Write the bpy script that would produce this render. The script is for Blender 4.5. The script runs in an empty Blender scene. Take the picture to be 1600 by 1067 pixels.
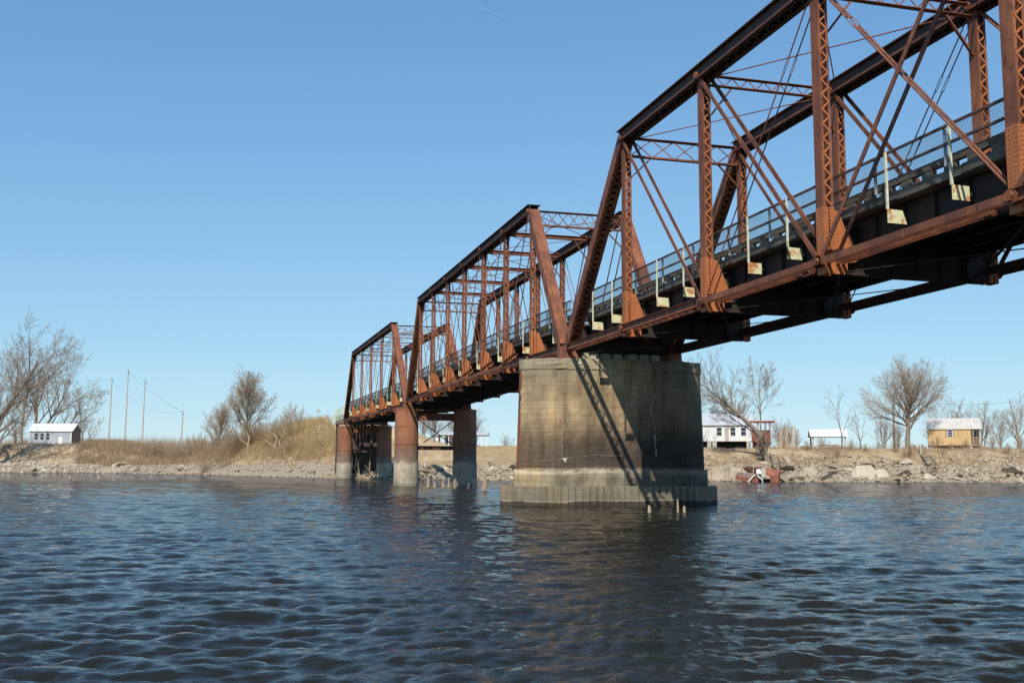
import bpy, math, random
import numpy as np
from mathutils import Vector, Matrix
R = math.radians
rnd = random.Random(7)
nrng = np.random.default_rng(11)
scn = bpy.context.scene
COL = scn.collection

# ------------------------------------------------------------------ camera
CX, CY, CZ = -46.41, 15.6, 1.879
FPX, PITCH, ROLL, YAW = 1624.357, .11798, .00332, .27091
fw = Vector((math.cos(YAW)*math.cos(PITCH), -math.sin(YAW)*math.cos(PITCH), math.sin(PITCH)))
rt0 = Vector((-math.sin(YAW), -math.cos(YAW), 0)); up0 = rt0.cross(fw)
rt = rt0*math.cos(ROLL)+up0*math.sin(ROLL); up = up0*math.cos(ROLL)-rt0*math.sin(ROLL)
cam = bpy.data.cameras.new('camera'); co = bpy.data.objects.new('camera', cam); COL.objects.link(co)
M = Matrix((rt, up, -fw)).transposed().to_4x4(); M.translation = (CX, CY, CZ)
co.matrix_world = M
cam.sensor_width = 36; cam.lens = FPX/1600*36; cam.clip_start = .5; cam.clip_end = 20000
scn.camera = co

# ------------------------------------------------------------------ light
SUN = Vector((-1, .53, 1.11)).normalized()          # towards the sun
EL = math.asin(SUN.z); AZ = math.atan2(SUN.x, SUN.y)  # AZ clockwise from +Y
w = bpy.data.worlds.new('World'); scn.world = w; w.use_nodes = True
nt = w.node_tree; bg = nt.nodes['Background']
sky = nt.nodes.new('ShaderNodeTexSky'); sky.sky_type = 'NISHITA'; sky.sun_disc = False
sky.sun_elevation = EL; sky.sun_rotation = AZ; sky.altitude = 200
sky.air_density = 1.0; sky.dust_density = 0; sky.ozone_density = 6
sp_ = nt.nodes.new('ShaderNodeSeparateColor'); cb_ = nt.nodes.new('ShaderNodeCombineColor'); nt.links.new(sky.outputs[0], sp_.inputs[0])
for i, (g_, k_) in enumerate(((1.56, 1.70), (1.66, 2.24), (2.17, 2.98))):      # colour grade of the whole sky, the same in every direction
    a_ = nt.nodes.new('ShaderNodeMath'); a_.operation = 'MULTIPLY_ADD'; a_.inputs[1].default_value = .11*g_; a_.inputs[2].default_value = 1; nt.links.new(sp_.outputs[i], a_.inputs[0])
    b_ = nt.nodes.new('ShaderNodeMath'); b_.operation = 'DIVIDE'; nt.links.new(sp_.outputs[i], b_.inputs[0]); nt.links.new(a_.outputs[0], b_.inputs[1])
    c_ = nt.nodes.new('ShaderNodeMath'); c_.operation = 'MULTIPLY'; c_.inputs[1].default_value = k_*.11/.12; nt.links.new(b_.outputs[0], c_.inputs[0]); nt.links.new(c_.outputs[0], cb_.inputs[i])
nt.links.new(cb_.outputs[0], bg.inputs[0]); bg.inputs[1].default_value = .12
sl = bpy.data.lights.new('sun', 'SUN'); sl.energy = 5.0; sl.angle = R(.53); sl.color = (1, .92, .80)
so = bpy.data.objects.new('sun', sl); COL.objects.link(so)
so.rotation_euler = SUN.to_track_quat('Z', 'Y').to_euler(); so.location = (-60, 40, 60)
scn.view_settings.view_transform = 'Standard'; scn.view_settings.look = 'None'
scn.view_settings.exposure = 0.0; scn.view_settings.gamma = 1

# ------------------------------------------------------------------ materials
def newmat(name):
    m = bpy.data.materials.new(name); m.use_nodes = True
    return m, m.node_tree, m.node_tree.nodes, m.node_tree.links, m.node_tree.nodes['Principled BSDF']
def ramp(n, stops):
    r = n.new('ShaderNodeValToRGB'); e = r.color_ramp.elements
    while len(e) < len(stops): e.new(.5)
    for i, (p, c) in enumerate(stops):
        e[i].position = p; e[i].color = (*c, 1) if len(c) == 3 else c
    return r
def noise(nt, vec, scale, detail=5, rough=.6, mapping=None):
    n = nt.nodes.new('ShaderNodeTexNoise'); n.inputs['Scale'].default_value = scale
    n.inputs['Detail'].default_value = detail; n.inputs['Roughness'].default_value = rough
    if mapping:
        mp = nt.nodes.new('ShaderNodeMapping'); mp.inputs['Scale'].default_value = mapping
        nt.links.new(vec, mp.inputs[0]); vec = mp.outputs[0]
    nt.links.new(vec, n.inputs['Vector']); return n
def mix(nt, a, b, fac, mode='MIX'):
    m = nt.nodes.new('ShaderNodeMix'); m.data_type = 'RGBA'; m.blend_type = mode
    for i, v in ((0, fac), (6, a), (7, b)):
        if isinstance(v, (int, float)): m.inputs[i].default_value = v
        elif isinstance(v, tuple): m.inputs[i].default_value = (*v, 1)
        else: nt.links.new(v, m.inputs[i])
    return m.outputs[2]
def simple(name, stops, scale=3, rough=.75, stretch=(1, 1, 1), bump=.15, fine=25, metal=0, dirt=None):
    m, nt, n, l, b = newmat(name)
    g = n.new('ShaderNodeNewGeometry').outputs['Position']
    n1 = noise(nt, g, scale, 6, .65, stretch); r = ramp(n, stops); l.new(n1.outputs[0], r.inputs[0])
    c = r.outputs[0]
    n2 = noise(nt, g, fine, 4, .7, stretch)
    r2 = ramp(n, [(.3, (.62, .62, .62)), (.7, (1.15, 1.15, 1.15))]); l.new(n2.outputs[0], r2.inputs[0])
    c = mix(nt, c, r2.outputs[0], .6, 'MULTIPLY')
    if dirt:
        n3 = noise(nt, g, dirt[1], 5, .7, dirt[3] if len(dirt) > 3 else None)
        r3 = ramp(n, [(dirt[2], (0, 0, 0)), (dirt[2]+.1, (1, 1, 1))]); l.new(n3.outputs[0], r3.inputs[0])
        c = mix(nt, c, dirt[0], r3.outputs[0])
    l.new(c, b.inputs['Base Color']); b.inputs['Roughness'].default_value = rough
    b.inputs['Metallic'].default_value = metal
    if bump:
        bp = n.new('ShaderNodeBump'); bp.inputs['Strength'].default_value = bump; bp.inputs['Distance'].default_value = .02
        l.new(n2.outputs[0], bp.inputs['Height']); l.new(bp.outputs[0], b.inputs['Normal'])
    return m
MT = {}
MT['rust'] = simple('rust', [(.3, (.085, .032, .02)), (.5, (.215, .070, .031)), (.7, (.34, .125, .05))], 1.6, .7, (1, 1, .35), .35, 34, dirt=((.075, .028, .020), 6, .57, (1, 1, .22)))
MT['rust_orange'] = simple('rust_orange', [(.25, (.34, .11, .035)), (.5, (.45, .145, .045)), (.8, (.53, .19, .07))], 2.2, .7, (1, 1, .5), .2, 30, dirt=((.22, .06, .03), 6, .64))
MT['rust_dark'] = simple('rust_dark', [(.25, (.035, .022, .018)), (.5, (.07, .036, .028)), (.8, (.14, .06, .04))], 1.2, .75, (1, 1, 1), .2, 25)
MT['rust_deck_shaded'] = simple('rust_deck_shaded', [(.3, (.018, .013, .012)), (.7, (.055, .03, .022))], 1.5, .8)  # steel under the deck, its shade darkened into the colour
MT['timber'] = simple('timber', [(.3, (.07, .06, .048)), (.5, (.16, .135, .105)), (.75, (.28, .245, .19))], 2.5, .85, (.6, 1, 4), .4, 30)
MT['rail'] = simple('rail', [(.3, (.05, .035, .03)), (.7, (.16, .08, .055))], 4, .6)
MT['galv'] = simple('galv', [(.3, (.35, .38, .38)), (.7, (.5, .53, .53))], 4, .5, metal=.3)
MT['wire'] = simple('wire', [(.3, (.08, .08, .08)), (.7, (.15, .15, .15))], 4, .5, bump=0, metal=.3)
MT['cream'] = simple('cream', [(.3, (.58, .60, .42)), (.7, (.75, .74, .58))], 3, .6, (1, 1, 1), .15, 20, dirt=((.33, .12, .05), 6, .57, (1, 1, .5)))
MT['plate'] = simple('plate', [(.3, (.60, .62, .38)), (.7, (.78, .74, .46))], 3, .6, (1, 1, 1), .15, 20, dirt=((.44, .17, .06), 2.6, .5))
MT['green'] = simple('green', [(.3, (.30, .46, .24)), (.7, (.45, .58, .36))], 3, .6, dirt=((.33, .2, .1), 4, .62))
MT['bark'] = simple('bark', [(.3, (.14, .11, .085)), (.7, (.34, .27, .20))], 2, .9, (1, 1, .4), .5, 12)
MT['twig'] = simple('twig', [(.3, (.24, .18, .14)), (.7, (.44, .35, .27))], .8, .9, bump=0)
MT['twig_tan'] = simple('twig_tan', [(.3, (.28, .20, .13)), (.7, (.50, .38, .26))], .5, .9, bump=0)
MT['brush'] = simple('brush', [(.3, (.28, .18, .11)), (.6, (.42, .30, .18)), (.8, (.56, .43, .27))], .35, .9, bump=0)
MT['straw'] = simple('straw', [(.3, (.36, .25, .12)), (.6, (.52, .38, .18)), (.8, (.62, .49, .26))], .3, .9, bump=0)
MT['stone'] = simple('stone', [(.25, (.23, .18, .125)), (.5, (.37, .30, .215)), (.8, (.50, .42, .31))], .5, .85, (1, 1, 1), .5, 6)
MT['stone_pale'] = simple('stone_pale', [(.3, (.38, .33, .25)), (.7, (.56, .49, .38))], .6, .85, (1, 1, 1), .4, 6)
MT['white'] = simple('white', [(.3, (.68, .68, .66)), (.7, (.82, .82, .80))], 1.5, .6, bump=.05)
MT['tin'] = simple('tin', [(.3, (.55, .57, .58)), (.7, (.72, .73, .73))], 1, .4, metal=.2)
MT['greywall'] = simple('greywall', [(.3, (.34, .37, .42)), (.7, (.44, .47, .52))], 1.5, .7)
MT['brownwall'] = simple('brownwall', [(.3, (.16, .11, .085)), (.7, (.26, .17, .13))], 1.5, .8)
MT['plywood'] = simple('plywood', [(.3, (.50, .33, .15)), (.7, (.66, .46, .24))], .8, .7, (1, 1, .5), .1, 10)
MT['roof_tan'] = simple('roof_tan', [(.3, (.50, .47, .42)), (.7, (.66, .62, .56))], 1.5, .6)
MT['redwood'] = simple('redwood', [(.3, (.34, .07, .04)), (.7, (.50, .13, .07))], 2, .7)
MT['boatred'] = simple('boatred', [(.3, (.20, .065, .035)), (.7, (.38, .13, .065))], 1.4, .7, dirt=((.12, .055, .04), 3, .52))
MT['wood'] = simple('wood', [(.3, (.30, .21, .14)), (.7, (.48, .37, .26))], 2.5, .85, (1, 1, .3), .3, 20)
MT['oldwood'] = simple('oldwood', [(.3, (.34, .30, .24)), (.7, (.58, .53, .45))], 2.5, .85, (1, 1, .3), .3, 20)
MT['darkwood'] = simple('darkwood', [(.3, (.04, .032, .028)), (.7, (.11, .085, .07))], 2.5, .85, (1, 1, .3), .3, 20)
MT['dark'] = simple('dark', [(.3, (.02, .02, .022)), (.7, (.04, .04, .045))], 2.5, .7)
MT['conc2'] = simple('conc2', [(.3, (.40, .37, .31)), (.7, (.56, .52, .45))], 1.5, .85)
MT['pole'] = simple('pole', [(.3, (.40, .34, .28)), (.7, (.56, .49, .41))], 1, .85, (1, 1, .2))
MT['crack'] = simple('crack', [(.3, (.45, .4, .34)), (.7, (.66, .61, .53))], 5, .85)
m, nt_, n_, l_, b_ = newmat('glass'); b_.inputs['Base Color'].default_value = (.04, .05, .06, 1); b_.inputs['Roughness'].default_value = .08
MT['glass'] = m

def zbands(name, stops, zmax, tones=None, streak=1.0, sheet=False):
    """weathered surface: colour bands by height above the water (stains left by floods), streaks, board marks"""
    m, nt, n, l, b = newmat(name)
    g = n.new('ShaderNodeNewGeometry').outputs['Position']
    sep = n.new('ShaderNodeSeparateXYZ'); l.new(g, sep.inputs[0])
    nb = noise(nt, g, .5 if name != 'cyl' else 1.6, 6, .65); 
    ma = n.new('ShaderNodeMath'); ma.operation = 'MULTIPLY_ADD'; l.new(nb.outputs[0], ma.inputs[0]); ma.inputs[1].default_value = .35 if name != 'cyl' else 1.1; 
    sub = n.new('ShaderNodeMath'); sub.operation = 'ADD'; l.new(sep.outputs[2], sub.inputs[0]); sub.inputs[1].default_value = -.17 if name != 'cyl' else -.55
    l.new(sub.outputs[0], ma.inputs[2])
    dv = n.new('ShaderNodeMath'); dv.operation = 'DIVIDE'; l.new(ma.outputs[0], dv.inputs[0]); dv.inputs[1].default_value = zmax
    r = ramp(n, [(z/zmax, c) for z, c in stops]); l.new(dv.outputs[0], r.inputs[0])
    c = r.outputs[0]
    n1 = noise(nt, g, 1.0, 6, .7); r1 = ramp(n, [(.3, (.62, .60, .58)), (.55, (1, 1, 1)), (.8, (1.2, 1.16, 1.1))]); l.new(n1.outputs[0], r1.inputs[0])
    c = mix(nt, c, r1.outputs[0], .8, 'MULTIPLY')
    n2 = noise(nt, g, 1.0, 6, .7, (2.2, 2.2, .22)); r2 = ramp(n, [(.34, (.42, .38, .34)), (.52, (1, 1, 1)), (.78, (1.15, 1.1, 1.0))]); l.new(n2.outputs[0], r2.inputs[0])
    c = mix(nt, c, r2.outputs[0], .75*streak, 'MULTIPLY')
    n6 = noise(nt, g, .42, 3, .55, (1, 1, .6)); r6 = ramp(n, [(.36, (.52, .5, .5)), (.5, (1, 1, 1)), (.62, (1.12, .98, .8)), (.75, (1.2, 1.12, 1.0))]); l.new(n6.outputs[0], r6.inputs[0])
    c = mix(nt, c, r6.outputs[0], .9 if not sheet else .35, 'MULTIPLY')
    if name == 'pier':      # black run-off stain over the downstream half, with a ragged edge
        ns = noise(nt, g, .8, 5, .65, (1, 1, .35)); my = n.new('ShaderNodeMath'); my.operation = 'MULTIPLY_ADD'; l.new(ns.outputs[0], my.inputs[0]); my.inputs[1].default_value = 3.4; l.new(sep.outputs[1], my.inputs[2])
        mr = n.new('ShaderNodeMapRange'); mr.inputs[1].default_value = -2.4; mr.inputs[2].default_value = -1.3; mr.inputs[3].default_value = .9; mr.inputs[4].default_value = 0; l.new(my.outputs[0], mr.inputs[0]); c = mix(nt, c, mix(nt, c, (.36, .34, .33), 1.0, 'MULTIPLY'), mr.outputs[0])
    n3 = noise(nt, g, 9, 6, .75); r3 = ramp(n, [(.66, (0, 0, 0)), (.72, (1, 1, 1))]); l.new(n3.outputs[0], r3.inputs[0])
    if not sheet: c = mix(nt, c, (.60, .54, .45), mix(nt, (0, 0, 0), r3.outputs[0], .55))
    n4 = noise(nt, g, 40, 3, .7); r4 = ramp(n, [(.3, (.72, .72, .72)), (.7, (1.1, 1.1, 1.1))]); l.new(n4.outputs[0], r4.inputs[0])
    c = mix(nt, c, r4.outputs[0], .6, 'MULTIPLY')
    # board marks of the shuttering
    wv = n.new('ShaderNodeTexNoise'); mp = n.new('ShaderNodeMapping'); mp.inputs['Scale'].default_value = (.25, .25, 9); l.new(g, mp.inputs[0]); l.new(mp.outputs[0], wv.inputs[0]); wv.inputs['Scale'].default_value = 1; wv.inputs['Detail'].default_value = 3
    r5 = ramp(n, [(.35, (.8, .79, .77)), (.6, (1.05, 1.05, 1.05))]); l.new(wv.outputs[0], r5.inputs[0])
    if not sheet: c = mix(nt, c, r5.outputs[0], .6, 'MULTIPLY')
    l.new(c, b.inputs['Base Color']); b.inputs['Roughness'].default_value = .85
    bp = n.new('ShaderNodeBump'); bp.inputs['Strength'].default_value = .5; bp.inputs['Distance'].default_value = .04
    ad = n.new('ShaderNodeMath'); ad.operation = 'ADD'; l.new(n1.outputs[0], ad.inputs[0]); l.new(wv.outputs[0], ad.inputs[1]); l.new(ad.outputs[0], bp.inputs['Height'])
    bp2 = n.new('ShaderNodeBump'); bp2.inputs['Strength'].default_value = .35; bp2.inputs['Distance'].default_value = .015
    l.new(n4.outputs[0], bp2.inputs['Height']); l.new(bp.outputs[0], bp2.inputs['Normal']); l.new(bp2.outputs[0], b.inputs['Normal'])
    return m
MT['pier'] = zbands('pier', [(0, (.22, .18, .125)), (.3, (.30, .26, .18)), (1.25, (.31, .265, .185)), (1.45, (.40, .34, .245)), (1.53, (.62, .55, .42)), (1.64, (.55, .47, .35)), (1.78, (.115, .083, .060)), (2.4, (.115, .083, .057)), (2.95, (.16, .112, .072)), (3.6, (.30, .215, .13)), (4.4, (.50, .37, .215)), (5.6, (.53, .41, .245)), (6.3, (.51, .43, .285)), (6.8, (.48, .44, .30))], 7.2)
MT['cyl'] = zbands('cyl', [(0, (.24, .21, .16)), (.3, (.40, .355, .28)), (1.3, (.42, .37, .29)), (1.9, (.50, .445, .36)), (2.15, (.27, .20, .155)), (3.0, (.22, .13, .095)), (3.7, (.30, .135, .08)), (5.5, (.36, .15, .08)), (7.2, (.34, .13, .07))], 7.6, streak=.6, sheet=True)
MT['sheet'] = zbands('sheet', [(-.5, (.10, .08, .06)), (0, (.05, .042, .03)), (.22, (.085, .07, .05)), (.27, (.37, .33, .25)), (.33, (.25, .21, .15)), (.95, (.29, .245, .17))][1:], 1.2, streak=.8, sheet=True)

# ground of the far bank: rock grey-tan near the water, straw and dead grass above
m, nt, n, l, b = newmat('bank_ground')
g = n.new('ShaderNodeNewGeometry').outputs['Position']
sep = n.new('ShaderNodeSeparateXYZ'); l.new(g, sep.inputs[0])
n1 = noise(nt, g, .35, 6, .7); n2 = noise(nt, g, 3.5, 5, .7); n5 = noise(nt, g, .09, 4, .6)
r1 = ramp(n, [(.3, (.28, .20, .12)), (.5, (.44, .33, .20)), (.7, (.56, .45, .28))]); l.new(n1.outputs[0], r1.inputs[0])
r2 = ramp(n, [(.3, (.14, .11, .08)), (.5, (.33, .27, .20)), (.7, (.50, .43, .33))]); l.new(n2.outputs[0], r2.inputs[0])
ma = n.new('ShaderNodeMath'); ma.operation = 'MULTIPLY_ADD'; l.new(n5.outputs[0], ma.inputs[0]); ma.inputs[1].default_value = 2.0; l.new(sep.outputs[2], ma.inputs[2])
r3 = ramp(n, [(.5, (0, 0, 0)), (.62, (1, 1, 1))]); dv = n.new('ShaderNodeMath'); dv.operation = 'DIVIDE'; l.new(ma.outputs[0], dv.inputs[0]); dv.inputs[1].default_value = 5.5; l.new(dv.outputs[0], r3.inputs[0])
l.new(mix(nt, r2.outputs[0], r1.outputs[0], r3.outputs[0]), b.inputs['Base Color']); b.inputs['Roughness'].default_value = .95
bp = n.new('ShaderNodeBump'); bp.inputs['Strength'].default_value = .8; bp.inputs['Distance'].default_value = .25; l.new(n2.outputs[0], bp.inputs['Height']); l.new(bp.outputs[0], b.inputs['Normal'])
MT['bank'] = m

m, nt, n, l, b = newmat('river_water')
g = n.new('ShaderNodeNewGeometry').outputs['Position']
b.inputs['Base Color'].default_value = (.014, .0138, .008, 1); b.inputs['Roughness'].default_value = .025; b.inputs['IOR'].default_value = 1.33
rot = n.new('ShaderNodeMapping'); rot.inputs['Rotation'].default_value = (0, 0, .27-.15); l.new(g, rot.inputs[0]); g = rot.outputs[0]   # long axis of the ripples lies across the wind
n1 = noise(nt, g, 1.7, 6, .66, (1.25, .5, 1)); n2 = noise(nt, g, 8, 5, .6, (1.25, .5, 1)); n3 = noise(nt, g, 26, 3, .5, (1.1, .5, 1))
bp1 = n.new('ShaderNodeBump'); bp1.inputs['Strength'].default_value = 1; ca = n.new('ShaderNodeAttribute'); ca.attribute_name = 'chop'; cm = n.new('ShaderNodeMath'); cm.operation = 'MULTIPLY_ADD'; cm.inputs[1].default_value = .36; cm.inputs[2].default_value = .035; l.new(ca.outputs['Fac'], cm.inputs[0]); l.new(cm.outputs[0], bp1.inputs['Distance']); l.new(n1.outputs[0], bp1.inputs['Height'])
bp2 = n.new('ShaderNodeBump'); bp2.inputs['Strength'].default_value = 1; cm2 = n.new('ShaderNodeMath'); cm2.operation = 'MULTIPLY_ADD'; cm2.inputs[1].default_value = .035; cm2.inputs[2].default_value = .016; l.new(ca.outputs['Fac'], cm2.inputs[0]); l.new(cm2.outputs[0], bp2.inputs['Distance']); l.new(n2.outputs[0], bp2.inputs['Height']); l.new(bp1.outputs[0], bp2.inputs['Normal'])
bp3 = n.new('ShaderNodeBump'); bp3.inputs['Strength'].default_value = 1; bp3.inputs['Distance'].default_value = .003; l.new(n3.outputs[0], bp3.inputs['Height']); l.new(bp2.outputs[0], bp3.inputs['Normal'])
l.new(bp3.outputs[0], b.inputs['Normal'])
MT['water'] = m

# ------------------------------------------------------------------ mesh helpers
class MB:
    def __init__(s): s.v = []; s.f = []
    def add(s, vs, fs):
        o = len(s.v); s.v += [tuple(p) for p in vs]; s.f += [tuple(i+o for i in f) for f in fs]
    def frame(s, o, ax, ay, az):
        """box with corner half vectors"""
        o = Vector(o); vs = []
        for k in (-1, 1):
            for j in (-1, 1):
                for i in (-1, 1): vs.append(o+ax*i+ay*j+az*k)
        s.add(vs, [(0, 2, 3, 1), (4, 5, 7, 6), (0, 1, 5, 4), (2, 6, 7, 3), (0, 4, 6, 2), (1, 3, 7, 5)])
    def box(s, x0, x1, y0, y1, z0, z1):
        s.frame(((x0+x1)/2, (y0+y1)/2, (z0+z1)/2), Vector(((x1-x0)/2, 0, 0)), Vector((0, (y1-y0)/2, 0)), Vector((0, 0, (z1-z0)/2)))
    def beam(s, p0, p1, w, h, side=(0, 1, 0), off=(0, 0, 0)):
        """bar p0-p1, width w along `side`, height h along the third direction"""
        p0 = Vector(p0)+Vector(off); p1 = Vector(p1)+Vector(off); a = p1-p0; L = a.length; a.normalize()
        sd = Vector(side); sd = (sd-a*sd.dot(a)).normalized(); n = a.cross(sd)
        s.frame((p0+p1)/2, a*(L/2), sd*(w/2), n*(h/2))
    def tube(s, p0, p1, r0, r1=None, n=6, caps=True):
        if r1 is None: r1 = r0
        p0 = Vector(p0); p1 = Vector(p1); a = (p1-p0).normalized()
        u = a.cross(Vector((0, 0, 1)) if abs(a.z) < .9 else Vector((1, 0, 0))).normalized(); w_ = a.cross(u)
        vs = []
        for p, r in ((p0, r0), (p1, r1)):
            for i in range(n):
                t = 2*math.pi*i/n; vs.append(p+u*(math.cos(t)*r)+w_*(math.sin(t)*r))
        fs = [(i, (i+1) % n, n+(i+1) % n, n+i) for i in range(n)]
        if caps: fs += [tuple(range(n-1, -1, -1)), tuple(range(n, 2*n))]
        s.add(vs, fs)
    def prism(s, poly, off):
        """polygon (list of 3d points) extruded by vector off"""
        n = len(poly); P = [Vector(p) for p in poly]; Q = [p+Vector(off) for p in P]
        s.add(P+Q, [tuple(range(n-1, -1, -1)), tuple(range(n, 2*n))]+[(i, (i+1) % n, n+(i+1) % n, n+i) for i in range(n)])
    def ring(s, rows, close_top=True):
        n = len(rows[0]); vs = [p for r_ in rows for p in r_]; fs = []
        for k in range(len(rows)-1):
            for i in range(n): fs.append((k*n+i, k*n+(i+1) % n, (k+1)*n+(i+1) % n, (k+1)*n+i))
        if close_top: fs.append(tuple((len(rows)-1)*n+i for i in range(n)))
        s.add(vs, fs)
def rootloc(p):
    v = Vector((0, 0, 0))
    while p is not None: v += p.location; p = p.parent
    return v
def build(name, mb, mt, parent=None, loc=None, smooth=False):
    kind_ = 'stuff' if name in ('rivets', 'lacing', 'chain_link') else None
    o0 = rootloc(parent) if parent is not None else Vector(loc if loc else (0, 0, 0))
    me = bpy.data.meshes.new(name)
    me.from_pydata([(x-o0.x, y-o0.y, z-o0.z) for x, y, z in mb.v], [], mb.f); me.update()
    me.materials.append(MT[mt])
    if smooth: me.shade_smooth()
    o = bpy.data.objects.new(name, me); COL.objects.link(o)
    if parent is not None: o.parent = parent
    elif loc: o.location = loc
    if kind_: o['kind'] = kind_
    return o
def again(o, dx=0, dy=0, dz=0, parent=None):
    c = o.copy(); COL.objects.link(c); c.parent = parent or o.parent
    if not parent: c.location = o.location+Vector((dx, dy, dz))
    for ch in list(o.children): again(ch, parent=c)
    return c
def tag(o, label=None, cat=None, group=None, kind=None):
    if label: o['label'] = label
    if cat: o['category'] = cat
    if group: o['group'] = group
    if kind: o['kind'] = kind
    return o
def empty(name, loc, label, cat, group=None):
    o = bpy.data.objects.new(name, None); COL.objects.link(o); o.location = loc; o.empty_display_size = .3
    return tag(o, label, cat, group)
def one(name, mb, mt, loc, label, cat, group=None, kind=None):
    return tag(build(name, mb, mt, None, loc), label, cat, group, kind)

# ------------------------------------------------------------------ shoreline and terrain of the far bank
SH = np.array([(300, 250), (120, 208), (58, 190), (41, 183), (20.5, 148), (6, 111), (1, 97), (-12, 84), (-16, 79), (-43, 70), (-53, 64), (-66, 61), (-75, 57), (-120, 40), (-300, -30)], float)  # (Y, X)
def sdist(X, Y):
    X = np.asarray(X, float); Y = np.asarray(Y, float); best = np.full(X.shape, 1e9)
    for (ya, xa), (yb, xb) in zip(SH[:-1], SH[1:]):
        dx, dy = xb-xa, yb-ya; t = np.clip(((X-xa)*dx+(Y-ya)*dy)/(dx*dx+dy*dy), 0, 1)
        best = np.minimum(best, np.hypot(X-xa-t*dx, Y-ya-t*dy))
    g = np.interp(Y, SH[::-1, 0], SH[::-1, 1])
    return np.where(X > g, best, -best)
def ss(a, b, x):
    t = np.clip((x-a)/(b-a), 0, 1); return t*t*(3-2*t)
def vnoise(x, y, s=0):
    return (np.sin(x*1.0+s)*np.cos(y*1.3-s*2)+.6*np.sin(x*2.3-y*1.7+s*3)+.4*np.cos(x*4.1+y*3.3+s)+.25*np.sin(x*7.7-y*9.1+s*5))/2.2
def terrain(X, Y):
    X = np.asarray(X, float); Y = np.asarray(Y, float); d = sdist(X, Y)
    left = ss(18, 40, Y); right = 1-ss(-46, -36, Y); midw = 1-left-right
    zl = 1.3*ss(0, 5, d)+4.6*ss(6, 20, d)*1.0
    zr = 1.2*ss(-.3, 3, d)+2.9*ss(2, 10, d)
    zm = 1.5*ss(0, 6, d)+.9*ss(6, 22, d)+3.3*ss(10, 62, d)
    z = zl*left+zr*right+zm*midw
    z = np.where(d < 0, np.maximum(d*.35, -2.5), z)
    # road embankment behind the last pier pair
    e = np.abs(Y+2.8); em = 8.6-np.maximum(e-3.6, 0)*.34
    em = em*ss(99, 109, X)+(-3)*(1-ss(99, 109, X))
    em = np.minimum(em, .9+.62*np.maximum(d-3, 0))
    z = np.where(d > 1, np.maximum(z, em), z)
    z = z+np.where(d > .5, .22*vnoise(X*.45, Y*.45, 1)+.10*vnoise(X*1.6, Y*1.6, 2), 0)*np.clip(1-np.maximum(0, d-60)/200, .2, 1)
    return z
def tz(x, y): return float(terrain(np.array([x]), np.array([y]))[0])
def site(px, depth):
    """ground position that lies `depth` metres ahead and is seen px pixels across the 1600-wide photograph"""
    lat = (px-800)/FPX*depth
    h = Vector((math.cos(YAW), -math.sin(YAW))); r = Vector((-math.sin(YAW), -math.cos(YAW)))
    p = Vector((CX, CY))+h*depth+r*lat
    return p.x, p.y
def mpp(depth): return depth/FPX
def gridobj(name, xs, ys, zf, mt):
    XX, YY = np.meshgrid(xs, ys); Z = zf(XX, YY); nx, ny = len(xs), len(ys)
    V = np.stack([XX.ravel(), YY.ravel(), Z.ravel()], 1)
    i, j = np.meshgrid(np.arange(nx-1), np.arange(ny-1)); a = (j*nx+i).ravel()
    F = np.stack([a, a+1, a+nx+1, a+nx], 1)
    me = npmesh(name, V, F, MT[mt]); me.shade_smooth()
    o = bpy.data.objects.new(name, me); COL.objects.link(o); return o
def npmesh(name, V, F, mat_):
    V = np.asarray(V, np.float32); F = np.asarray(F, np.int32); k = F.shape[1]
    me = bpy.data.meshes.new(name); me.vertices.add(len(V)); me.vertices.foreach_set('co', V.ravel())
    me.loops.add(F.size); me.loops.foreach_set('vertex_index', F.ravel())
    me.polygons.add(len(F)); me.polygons.foreach_set('loop_start', np.arange(0, F.size, k, dtype=np.int32))
    me.polygons.foreach_set('loop_total', np.full(len(F), k, np.int32)); me.update(calc_edges=True); me.validate()
    me.materials.append(mat_); return me
def graded(a, b, near, step, grow):
    out = [near]; s = step; x = near
    while x < b: x += s; s *= grow; out.append(min(x, b))
    s = step; x = near
    while x > a: x -= s; s *= grow; out.insert(0, max(x, a))
    return np.array(sorted(set(out)))

xs = np.concatenate([np.linspace(-60, 30, 20), np.arange(32, 215, .9), np.geomspace(216, 6000, 40)])
ys = np.concatenate([-np.geomspace(5000, 121, 30), np.arange(-120, 80, .9), np.geomspace(81, 5000, 30)])
bank = tag(gridobj('riverbank', xs, ys, terrain, 'bank'), 'far river bank of rock and dead grass rising above the water', None, None, 'structure')

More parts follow.
